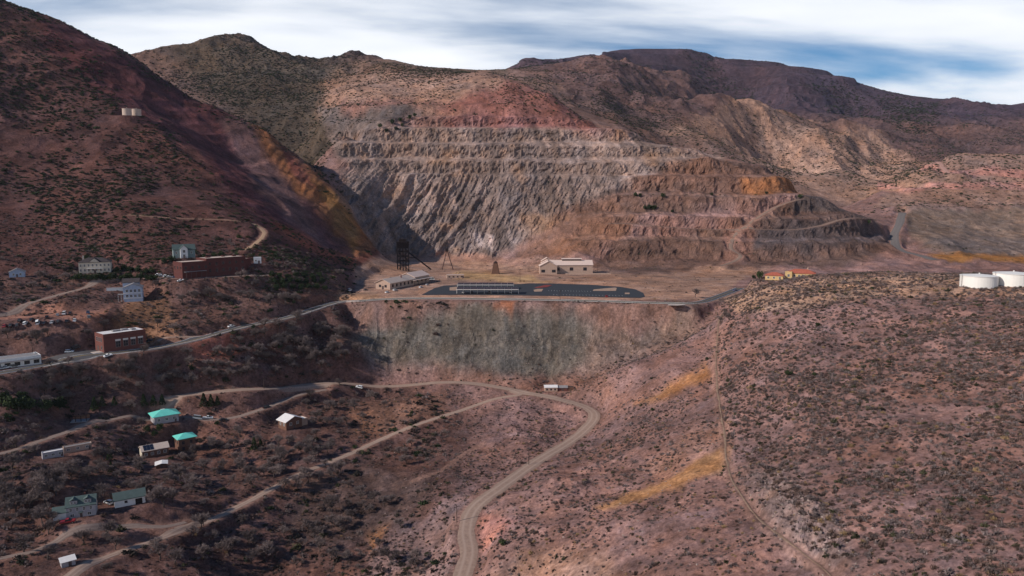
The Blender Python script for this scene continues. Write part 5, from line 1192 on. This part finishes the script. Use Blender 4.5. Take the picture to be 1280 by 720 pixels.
def sector(n, y0, y1, t0=-0.85, t1=0.85):
    """uniform points over a sector of ground"""
    y = np.sqrt(rng.uniform(y0 * y0, y1 * y1, n)); t = rng.uniform(t0, t1, n); x = t * y
    return x, y
SLOPE = np.zeros(X.shape)
def inpoly(x, y, poly):
    z = zat(x, y); u, v = proj(x, y, z)
    return poly_sd(u, v, poly) > 0
keep = np.ones(X.shape); 
for nm, p in SITES.items():
    keep[((X - p[0]) ** 2 + (Yg - p[1]) ** 2) < (15 if nm in ('brick_hall', 'red_a', 'red_b', 'strip') else 9) ** 2] = 0
keep[ROADNEAR < 0.6] = 0
lotm = poly_sd(X, Yg, [tuple(plane_pt(u, v, LOT_Z)[:2]) for u, v in ((440, 372), (470, 350), (530, 346), (545, 354), (700, 352.5), (800, 358), (812, 366), (812, 377), (470, 377))]) > 0
keep[lotm] = 0
bare = np.maximum.reduce([mask([(745, 640), (800, 612), (850, 590), (908, 556), (908, 584), (830, 616), (775, 640)], 3, 200, 360), mask([(795, 505), (850, 478), (888, 455), (888, 470), (842, 500)], 4, 300, 480), 0.85 * tal * (V0 > 398), 0.15 * oc])
keep *= 1 - bare
def thin(x, y, dens):
    ok = (rng.uniform(0, 1, len(x)) < dens) & (zat(x, y, keep) > rng.uniform(0.05, 0.95, len(x)))
    return ok
pts_all = []
def pool(n, y0, y1, t0, t1, densf, size, kinds, probs, squash=(0.75, 1.1), sink=0.12):
    x, y = sector(n, y0, y1, t0, t1)
    ok = thin(x, y, densf(x, y)); x, y = x[ok], y[ok]; z = zat(x, y); m_ = len(x)
    r = size[0] + (size[1] - size[0]) * rng.beta(1.15, 3.2, m_)
    sc = np.c_[r, r * rng.uniform(0.8, 1.2, m_), r * rng.uniform(*squash, m_)]
    return np.c_[x, y, z - sink * r], sc, rng.choice(kinds, m_, p=probs)
def rightside(x, y): return x / y > np.interp(y, [100, 200, 300, 420, 520, 600], [0.45, 0.42, 0.30, 0.285, 0.285, 0.29])
def leftside(x, y):
    u, v = proj(x, y, zat(x, y)); return u < 560 + 0 * v
def patch(x, y, s, seed): return fbm(x / s, y / s, 3, seed)
# right ridge: dense low scrub
A1 = pool(90000, 110, 560, 0.2, 0.95, lambda x, y: np.where(rightside(x, y), 0.62 + 0.7 * patch(x, y, 26, 301) + 0.5 * patch(x, y, 7, 308), 0.0) * np.where(y > 380, 0.55, 1), (0.35, 2.0), [0, 1, 2, 3, 4, 5, 7], [.26, .21, .25, .17, .03, .04, .04], (0.9, 1.4))
# slope between ridge path and loop road
A2 = pool(46000, 110, 540, -0.15, 0.6, lambda x, y: np.where(rightside(x, y) | leftside(x, y), 0.0, 0.45 + 0.6 * patch(x, y, 25, 302) + 0.5 * patch(x, y, 7, 309)), (0.3, 1.6), [0, 1, 2, 3, 4, 5, 7], [.27, .22, .2, .13, .06, .04, .08], (0.85, 1.3))
A3 = pool(4200, 110, 520, -0.15, 0.9, lambda x, y: np.where(leftside(x, y), 0.0, 0.25 + 0.9 * patch(x, y, 45, 303)), (1.2, 3.2), [0, 1, 2, 5, 8], [.36, .3, .14, .1, .1], (0.55, 0.8))
# left gulch and town slopes: darker, thicker brush
A4 = pool(60000, 110, 600, -1.1, 0.0, lambda x, y: np.where(leftside(x, y), 0.42 + 0.75 * patch(x, y, 30, 304), 0.0), (0.4, 1.7), [0, 1, 2, 3, 4, 5, 7], [.2, .13, .25, .2, .13, .05, .04])
A5 = pool(13000, 110, 620, -1.1, 0.0, lambda x, y: np.where(leftside(x, y), 0.3 + 1.2 * patch(x, y, 45, 305), 0.0), (1.3, 3.8), [0, 8, 2, 4, 5, 6], [.2, .32, .17, .17, .07, .07], (0.7, 1.1))
# dump rim, mine yard
A6 = pool(9000, 520, 960, -0.25, 0.42, lambda x, y: (0.10 + 0.5 * patch(x, y, 30, 306)) , (0.4, 1.7), [0, 2, 4, 5, 7, 6], [.25, .25, .1, .15, .2, .05])
near_sets = [A1, A2, A3, A4, A5, A6]
NP = np.vstack([a[0] for a in near_sets]); NS = np.vstack([a[1] for a in near_sets]); NK = np.concatenate([a[2] for a in near_sets])
# the 280 largest in view stand as plants of their own
uN, vN = proj(NP[:, 0], NP[:, 1], NP[:, 2])
app = np.where((uN > 5) & (uN < 1275) & (vN > 300) & (vN < 716), NS[:, 0] / NP[:, 1], 0)
big = np.argsort(-app)[:280]
LMK = [(SITES[k], d) for k, d in (('brick_hall', 'the brick hall'), ('dormer', 'the dormer house'), ('garage', 'the green roofed garage'), ('small_shed', 'the little tin shed'), ('trailer_a', 'the grey trailer'), ('trailer_b', 'the long tan trailer'), ('ruin', 'the timber ruin'), ('turq_a', 'the wide turquoise roof'), ('turq_b', 'the turquoise roofed tower'), ('tan', 'the solar panelled house'), ('lean', 'the lean to shed'), ('white_roof', 'the white roofed house'), ('barn', 'the white roofed mine shed'), ('strip', 'the roadside shop'), ('blue', 'the tall blue house'), ('cream', 'the cream mansion'), ('red_a', 'the red brick building'), ('tiny_blue', 'the small blue cottage'), ('tank_a', 'the white water tanks'), ('orange_a', 'the yellow cottage'))]
LMK += [(at(u, v), d) for u, v, d in ((430, 572, 'the long dirt track through the gulch'), (330, 616, 'the dirt track fork above the driveway'), (480, 640, 'the gulch bottom'), (380, 690, 'the lower gulch'), (583, 662, 'the narrow bend of the loop road'), (735, 530, 'the hairpin of the loop road'), (660, 585, 'the straight of the loop road'), (450, 484, 'the loop road by the white car'), (360, 396, 'the highway bend below the grove'), (300, 455, 'the bank under the highway'), (420, 440, 'the end of the grey dump'), (640, 425, 'the grey dump face'), (830, 610, 'the ochre streak'), (850, 480, 'the upper orange streak'), (985, 640, 'the pale rock outcrop'), (905, 540, 'the middle of the ridge path'), (897, 430, 'the top of the ridge path'), (1000, 705, 'the lower ridge path'), (850, 690, 'the stony flank below the ridge path'), (700, 690, 'the grassy bank by the loop road'), (1150, 640, 'the shady lower ridge'), (1200, 480, 'the broad upper ridge'), (1050, 480, 'the ridge crest with green bushes'))]
LMP = np.array([p[:2] for p, _ in LMK])
def nearby(x, y): return LMK[int(np.argmin(((LMP - np.array([x, y])) ** 2).sum(1)))][1]
KN = ['grey', 'grey', 'brown', 'brown', 'dark', 'olive', 'green', 'straw', 'pale']
WHERE = {'L': 'in the brush of the left gulch', 'M': 'on the slope between loop road and ridge path', 'R': 'on the scrubby right ridge'}
LOOK = {'grey': 'large grey leafless shrub', 'brown': 'large brown twiggy shrub', 'dark': 'large nearly black shrub', 'olive': 'large olive leafed shrub', 'green': 'large green leafed shrub', 'straw': 'large straw coloured grass clump', 'pale': 'large pale wispy leafless bush'}
for i in big:
    o = obj('desert_shrub', SHRUB[NK[i]]); o.location = NP[i]; o.scale = NS[i]; o.rotation_euler = (0, 0, rng.uniform(0, 6.28))
    wq = 'R' if rightside(NP[i:i+1, 0], NP[i:i+1, 1])[0] else ('L' if uN[i] < 560 else 'M')
    lm_ = nearby(NP[i, 0], NP[i, 1]); tag(o, f'{LOOK[KN[NK[i]]]} near {lm_}', 'shrub', f'{KN[NK[i]]} shrubs near {lm_}')
rest = np.ones(len(NP), bool); rest[big] = False
scatter('scrub', 'low grey and brown desert scrub covering the near slopes', NP[rest], NS[rest], NK[rest], SLIB)
# hillside brush on the mountains
def hillmask(x, y):
    ex = np.maximum(np.maximum(zat(x, y, pit), zat(x, y, bm_)), np.maximum(zat(x, y, bo) * 0.9, zat(x, y, flat)))
    return 1 - ex
DRK = mask([(60, 25), (110, 40), (200, 95), (300, 150), (375, 193), (480, 318), (400, 318), (300, 262), (230, 190), (130, 100)], 18, 500, 1090)
B1 = pool(62000, 520, 1090, -1.1, -0.14, lambda x, y: np.where(leftside(x, y), (0.40 + 1.1 * patch(x, y, 60, 311)) * (1 - zat(x, y, DRK)) * hillmask(x, y), 0), (1.0, 3.8), [2, 4, 5, 6], [.12, .33, .25, .3], (0.6, 0.9))
B2 = pool(130000, 1060, 2300, -0.9, 0.9, lambda x, y: (0.34 + 0.9 * patch(x, y, 170, 312) + 0.4 * (x / y < -0.2)) * hillmask(x, y), (1.3, 3.9), [2, 4, 5, 6], [.2, .3, .2, .3], (0.6, 0.9))
B3 = pool(26000, 2250, 3500, -0.3, 0.9, lambda x, y: 0.35 + 0.9 * patch(x, y, 250, 313), (2.5, 6.0), [4, 6], [.6, .4], (0.5, 0.8))
B4 = pool(6000, 780, 1130, 0.0, 0.9, lambda x, y: 0.10 + 0.4 * patch(x, y, 60, 314), (0.8, 2.4), [2, 4, 5, 6], [.25, .25, .25, .25], (0.6, 0.9))
B5 = pool(9000, 1050, 1250, -0.3, 0.1, lambda x, y: hillmask(x, y) * (0.2 + 0.6 * patch(x, y, 60, 315)), (1.0, 2.8), [4, 5, 6], [.3, .3, .4], (0.6, 0.9))
DENSE_SHADE = [[(905, 122), (935, 128), (1005, 215), (965, 218), (915, 170)], [(752, 100), (800, 108), (860, 152), (800, 165), (740, 140)], [(1085, 180), (1130, 195), (1190, 212), (1120, 232), (1090, 215)], [(1030, 160), (1060, 170), (1090, 210), (1060, 215)], [(200, 95), (290, 52), (390, 80), (420, 130), (400, 190), (330, 165)]]  # dense dark brush stands in for shade on the flanks; last patch is juniper cover
FAR_SHADE = [[(855, 72), (905, 82), (965, 138), (930, 140), (880, 108)], [(1000, 95), (1062, 104), (1100, 150), (1040, 140)], [(640, 80), (745, 78), (760, 90), (700, 98)], [(1100, 125), (1180, 130), (1160, 185), (1100, 150)]]  # dark brush packed in to imitate the shade bands on the mesa
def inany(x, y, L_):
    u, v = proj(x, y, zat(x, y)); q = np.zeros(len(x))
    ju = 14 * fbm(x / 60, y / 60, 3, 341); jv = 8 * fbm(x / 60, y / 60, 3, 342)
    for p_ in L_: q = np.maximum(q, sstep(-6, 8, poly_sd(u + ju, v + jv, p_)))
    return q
B6 = pool(150000, 1180, 2300, -0.6, 0.65, lambda x, y: 0.5 * inany(x, y, DENSE_SHADE) * hillmask(x, y), (1.3, 3.6), [2, 4, 5, 6], [.12, .4, .22, .26], (0.6, 0.9))
B7 = pool(60000, 2250, 3400, -0.05, 0.65, lambda x, y: 0.6 * inany(x, y, FAR_SHADE), (3.0, 7.0), [4, 6], [.65, .35], (0.5, 0.8))
HS = [B1, B2, B3, B4, B5, B6, B7]
scatter('hillside_brush', 'dark juniper and brush dotting the mountains, packed thick to imitate shaded bands', np.vstack([a[0] for a in HS]), np.vstack([a[1] for a in HS]), np.concatenate([a[2] for a in HS]), SLIB)

# ---- bare winter trees
def bare_tree(seed, name='x'):
    r = np.random.default_rng(seed); tb = MB(); cb = MB()
    def grow(p, d, L, rad_, lev):
        d = d / np.linalg.norm(d); q = p + d * L
        if lev <= 2: tb.tube(p, q, rad_, rad_ * 0.62, 5 if lev < 2 else 4)
        elif lev == 3: cb.tube(p, q, max(rad_, 0.045), 0.03, 3)
        else:
            s = np.cross(d, r.normal(0, 1, 3)); s *= 0.045 / (np.linalg.norm(s) + 1e-6)
            cb.add([p - s, p + s, q], [(0, 1, 2)]); return
        n = (6, 5, 6, 11)[lev]
        for i in range(n):
            k = r.uniform(0.45, 1.0) if lev else r.uniform(0.7, 1.0)
            a = r.normal(0, 1, 3); a -= d * (a @ d); a /= np.linalg.norm(a) + 1e-6
            sp = r.uniform(0.45, 1.0)
            nd_ = d * 0.8 + a * sp + np.array([0, 0, 0.22])
            grow(p + d * L * k, nd_, L * r.uniform(0.58, 0.8) if lev else L * r.uniform(0.8, 1.15), rad_ * 0.5, lev + 1)
    grow(np.array([0, 0, -0.3]), np.array([r.normal(0, .08), r.normal(0, .08), 1.0]), 2.3, 0.24, 0)
    return tb.mesh('trunk', LEAF['bark'], True), cb.mesh('crown', LEAF['pale'])
BARE = [bare_tree(700 + i) for i in range(5)]
def put_tree(name, label, group, kinds, x, y, s, sz=1.0):
    z = float(zat(x, y)); t = thing(name, label, 'tree', (x, y, z), rng.uniform(0, 6.28), group); t.scale = (s, s, s * sz)
    a, b = kinds[rng.integers(len(kinds))]; obj('trunk', a, t); obj('crown', b, t)
spots = [(205, 634, 1.25), (216, 628, 1.0), (176, 590, 1.0), (148, 590, 0.9), (100, 470, 1.0), (215, 480, 1.1), (240, 483, 1.0), (265, 474, 1.0), (180, 476, 0.9), (160, 470, .9), (300, 470, .9), (385, 603, 1.2), (372, 608, 1.0), (398, 600, 1.0), (355, 575, 1.0), (338, 565, .9), (420, 590, .8), (315, 610, .9), (300, 590, .9), (280, 585, .8), (130, 620, .9), (45, 620, 1.1), (20, 640, 1.2), (8, 620, 1.1), (30, 690, 1.0), (60, 700, .9), (20, 560, 1.0), (45, 570, 1.0), (15, 590, 1), (130, 575, .9), (255, 590, .9), (268, 560, .9), (245, 570, 1.0), (300, 545, .8), (385, 560, .9), (395, 545, .8), (400, 690, .9), (430, 660, .9), (415, 640, 1.0), (440, 650, .9), (310, 680, 1.0), (290, 690, 1.0), (255, 700, 1.0), (200, 700, .9), (330, 700, .9), (355, 670, .8), (90, 590, .9), (70, 605, 1), (110, 600, .9), (225, 600, 1.1), (240, 615, 1.0),
         (272, 378, 1.1), (284, 377, 1.0), (300, 372, 1.0), (312, 376, 1.1), (338, 380, 1.1), (357, 380, 1.2), (367, 378, 1.0), (228, 378, 1.0), (240, 376, 1.0), (262, 372, .9), (345, 430, 1.1), (365, 428, 1.1), (385, 432, 1.1), (400, 420, 1.0), (420, 430, 1.1), (432, 420, 1.1), (410, 440, 1.0), (380, 445, 1.0), (360, 445, 1.0), (340, 450, .9), (445, 440, 1), (425, 345, 1.0), (300, 430, .8), (320, 425, .9), (280, 445, .8), (200, 470, .9), (135, 466, .9), (60, 485, .9), (30, 480, .9), (400, 470, .8), (60, 420, .8), (30, 425, .8), (110, 420, .8), (130, 410, .8), (300, 350, .9), (320, 360, .9), (375, 355, .9), (50, 350, .9), (80, 352, .9), (40, 362, .8), (195, 360, .9)]
for u, v, s in spots:
    p = at(u, v); lb = ('bare grey winter tree among the gulch houses and tracks', 'bare trees in the gulch') if v > 500 else (('bare grey winter tree on the slope just below the highway', 'bare trees below the highway') if v > 405 and (v > 440 or u > 250) else ('bare grey winter tree on the slope between highway and upper town', 'bare trees above the highway'))
    lm_ = nearby(p[0], p[1]); put_tree('bare_tree', f'tall bare grey winter tree near {lm_}', f'tall bare trees near {lm_}', BARE, p[0], p[1], s * rng.uniform(1.1, 1.6), rng.uniform(0.7, 0.9))
def extra(n, poly, s0, s1):
    k = 0
    while k < n:
        u, v = rng.uniform(min(q[0] for q in poly), max(q[0] for q in poly)), rng.uniform(min(q[1] for q in poly), max(q[1] for q in poly))
        if poly_sd(np.array([u]), np.array([v]), poly)[0] < 0: continue
        p = at(u, v); k += 1
        if zat(p[0], p[1], keep) < 0.9: continue
        lm_ = nearby(p[0], p[1]); put_tree('bare_tree', f'smaller bare grey winter tree near {lm_}', f'smaller bare trees near {lm_}', BARE, p[0], p[1], rng.uniform(s0, s1), rng.uniform(0.7, 0.9))
extra(46, [(330, 408), (440, 392), (470, 440), (440, 468), (330, 450)], 0.9, 1.6)
extra(30, [(250, 440), (330, 440), (400, 472), (250, 482)], 0.7, 1.3)
extra(26, [(40, 470), (240, 440), (250, 480), (150, 492), (40, 492)], 0.8, 1.4)
extra(26, [(0, 600), (80, 590), (60, 680), (0, 680)], 0.9, 1.5)
extra(16, [(280, 550), (420, 545), (420, 580), (300, 600)], 0.8, 1.3)
n_ = 0
while n_ < 150:
    x, y = sector(1, 240, 520, -0.8, -0.12); x, y = float(x[0]), float(y[0]); u, v = proj(x, y, float(zat(x, y)))
    if not (0 < u < 520 and 400 < v < 720) or zat(x, y, keep) < 0.9 or patch(np.array([x]), np.array([y]), 40, 321)[0] < 0.02: continue
    n_ += 1; lm_ = nearby(x, y)
    put_tree('bare_tree', f'smaller bare grey winter tree near {lm_}', f'smaller bare trees near {lm_}', BARE, x, y, rng.uniform(0.7, 1.3), rng.uniform(0.7, 0.9))
for u, v in ((905, 398), (911, 402), (900, 403), (913, 394), (906, 392)):
    p = at(u, v); put_tree('bare_tree', 'bare tree in the clump at the top of the ridge path', 'bare clump at the top of the ridge path', BARE, p[0], p[1], rng.uniform(0.6, 0.9))
p = at(869, 372); put_tree('bare_tree', 'lone bare tree on the sand beside the end of the car park', 'lone bare tree', BARE, p[0], p[1], 1.2)

# ---- evergreens
def evergreen(seed, conic):
    r = np.random.default_rng(seed); tb = MB(); cb = MB()
    tb.tube((0, 0, -0.4), (0.1, 0, 2.6), 0.22, 0.12, 6)
    for i in range(5):
        a = r.uniform(0, 6.28); tb.tube((0.05, 0, 0.8 + i * 0.4), (1.1 * math.cos(a), 1.1 * math.sin(a), 1.6 + i * 0.5), 0.08, 0.03, 4)
    L_ = [(r.normal(0, .75), r.normal(0, .75), r.uniform(1.2, 3.0), r.uniform(0.7, 1.15)) for _ in range(11)]
    for i in range(620):
        if conic:
            z = r.uniform(0.3, 6.0); rr = (1.9 * (1 - z / 6.3) + 0.15) * r.uniform(0.55, 1.08); a = r.uniform(0, 6.28); c = np.array([rr * math.cos(a), rr * math.sin(a), z])
        else:
            x, y, z, q = L_[r.integers(11)]; d = r.normal(0, 1, 3); d /= np.linalg.norm(d); c = np.array([x, y, z]) + d * q * r.uniform(0.7, 1.08)
            c[2] = max(c[2], 0.25)
        a = r.normal(0, 1, 3); a /= np.linalg.norm(a); b = np.cross(a, r.normal(0, 1, 3)); b /= np.linalg.norm(b) + 1e-6; k = r.uniform(0.12, 0.3)
        cb.add([c - a * k - b * k * 0.6, c + a * k - b * k * 0.5, c + a * k * 0.7 + b * k * 0.8, c - a * k * 0.8 + b * k * 0.6], [(0, 1, 2, 3)])
    return tb.mesh('trunk', LEAF['bark'], True), cb.mesh('crown', LEAF['green'])
JUN = [evergreen(800 + i, False) for i in range(4)]; CON = [evergreen(820 + i, True) for i in range(3)]
def ever(lst, kinds, name, label, group, sz=1.0):
    for u, v, s in lst:
        p = at(u, v); put_tree(name, label, group, kinds, p[0], p[1], s * rng.uniform(0.9, 1.1), sz * rng.uniform(0.9, 1.1))
ever([(10, 512, 1.9), (24, 514, 2.1), (38, 513, 1.8), (60, 513, 1.7), (75, 512, 1.6), (5, 505, 1.6), (28, 502, 1.6)], JUN, 'round_evergreen', 'big dark rounded evergreen in the clump above the gravel lane', 'evergreen clump above the lane')
ever([(118, 512, 1.1), (128, 508, 1.0), (143, 507, 1.0), (180, 508, 1.1), (192, 507, 1.2), (203, 506, 1.0), (255, 508, 1.3), (264, 508, 1.2), (272, 507, 1.0)], CON, 'conifer', 'dark pointed conifer behind the turquoise roofs', 'conifers behind the turquoise roofs')
ever([(318, 562, 1.15), (326, 560, 0.9)], CON, 'conifer', 'green pointed conifer below the white roof house', 'conifers below the white roof house')
ever([(137, 575, .9), (139, 590, .8)], CON, 'conifer', 'olive green slim conifer at the end of the trailers', 'conifers by the trailers', 1.2)
ever([(185, 540, 1.1), (200, 538, 1.0), (193, 545, .9)], JUN, 'round_evergreen', 'olive rounded evergreen under the wide turquoise hip roof', 'evergreens under the turquoise roof')
ever([(95 + i * 6.2, 351 - (i % 3), 1.1 + 0.2 * (i % 2)) for i in range(17)], JUN, 'round_evergreen', 'dark rounded evergreen in the hedge below the cream mansion', 'hedge below the cream mansion')
ever([(146, 340, 1.3), (154, 338, 1.3), (162, 340, 1.2), (172, 341, 1.2), (182, 343, 1.2), (190, 342, 1.2), (205, 330, 1.2), (215, 327, 1.3), (255, 325, 1.2), (268, 322, 1.3), (277, 322, 1.2)], JUN, 'round_evergreen', 'dark rounded evergreen behind the upper town houses', 'evergreens behind the upper town')
ever([(340 + (i % 7) * 10 + (i // 7) * 3, 347 + (i // 7) * 7 + (i % 3), 1.3) for i in range(21)], JUN, 'round_evergreen', 'dark rounded evergreen in the grove above the highway bend', 'evergreen grove above the highway bend')
ever([(628, 682, .95)], JUN, 'round_evergreen', 'single bright round evergreen bush beside the dirt loop road bend', 'lone bush', 0.8)
ever([(949, 348, 1.6), (942, 349, 1.2)], JUN, 'round_evergreen', 'round evergreen beside the yellow cottage', 'evergreens beside the cottage')
ever([(1022, 408, .7), (985, 470, .9), (1066, 407, .6), (1018, 470, .75), (1025, 366, .55), (884, 450, .7), (1090, 362, .6), (815, 514, .6)], JUN, 'round_evergreen', 'isolated dark green bush on the right ridge', 'dark green bushes on the right ridge', 0.8)
ever([(794, 246, 1.9), (800, 247, 1.5), (828, 247, 1.9), (812, 262, 1.9), (818, 262, 1.6), (806, 262, 1.5), (890, 245, 1.3), (1000, 248, 1.5), (958, 243, 1.2), (840, 266, 1.1), (1085, 280, 1.6)], JUN, 'round_evergreen', 'dark evergreen standing on a bench of the brown mine hill', 'evergreens on the mine benches')
ever([(475, 160, 1.8), (490, 155, 1.9), (500, 152, 1.7), (512, 149, 1.8), (518, 146, 1.6), (483, 166, 1.7), (503, 158, 1.6), (495, 163, 1.5)], JUN, 'round_evergreen', 'dark evergreen on the grey slope left of the pit wall', 'evergreens on the grey pit slope')

# ---- loose boulders on the outcrop and along the loop road
ROCK = mat('pale_rock', (0.27, 0.205, 0.178), 0.9, 0.1, 0.25, 1.2, 0.3, rnd=0.35)
def rock_mesh(seed):
    r = np.random.default_rng(seed); bm = bmesh.new(); bmesh.ops.create_icosphere(bm, subdivisions=1, radius=1.0)
    for v in bm.verts: v.co *= r.uniform(0.65, 1.15)
    me_ = bpy.data.meshes.new('rock'); bm.to_mesh(me_); bm.free(); me_.materials.append(ROCK); return me_
RLIB = lib('rock_kinds', [rock_mesh(900 + i) for i in range(5)])
x, y = sector(26000, 140, 520, -0.2, 0.7)
d_ = zat(x, y, oc) * 0.45 + zat(x, y, tal) * 0.7 + 0.05 + 0.2 * np.clip(patch(x, y, 14, 331), 0, 1)
ok = (rng.uniform(0, 1, len(x)) < d_) & (zat(x, y, ROADNEAR) > 0.2); x, y = x[ok], y[ok]
r = rng.uniform(0.15, 0.5, len(x)) * (1 + 0.5 * zat(x, y, oc))
scatter('boulders', 'loose pale rocks strewn over outcrop, talus and slopes', np.c_[x, y, zat(x, y) + 0.1 * r], np.c_[r, r * rng.uniform(.6, 1.2, len(x)), r * rng.uniform(.5, .9, len(x))], rng.integers(0, 5, len(x)), RLIB)

# ------------------------------------------------------------------ air
HZ = bpy.data.materials.new('air'); HZ.use_nodes = True; hn_ = HZ.node_tree; hn_.nodes.clear()
ho = hn_.nodes.new('ShaderNodeOutputMaterial'); hv = hn_.nodes.new('ShaderNodeVolumePrincipled'); hv.inputs['Color'].default_value = (0.62, 0.74, 0.95, 1); hv.inputs['Density'].default_value = 0.000022; hv.inputs['Anisotropy'].default_value = 0.2
hn_.links.new(hv.outputs[0], ho.inputs['Volume'])
top = float(max(TZ.max(), 300)) + 40
hb = MB().box(-11000, 11000, -900, 8200, -32, top).build('haze', HZ); hb['kind'] = 'stuff'; hb['label'] = 'thin bluish air between the near slopes and the far mesa'
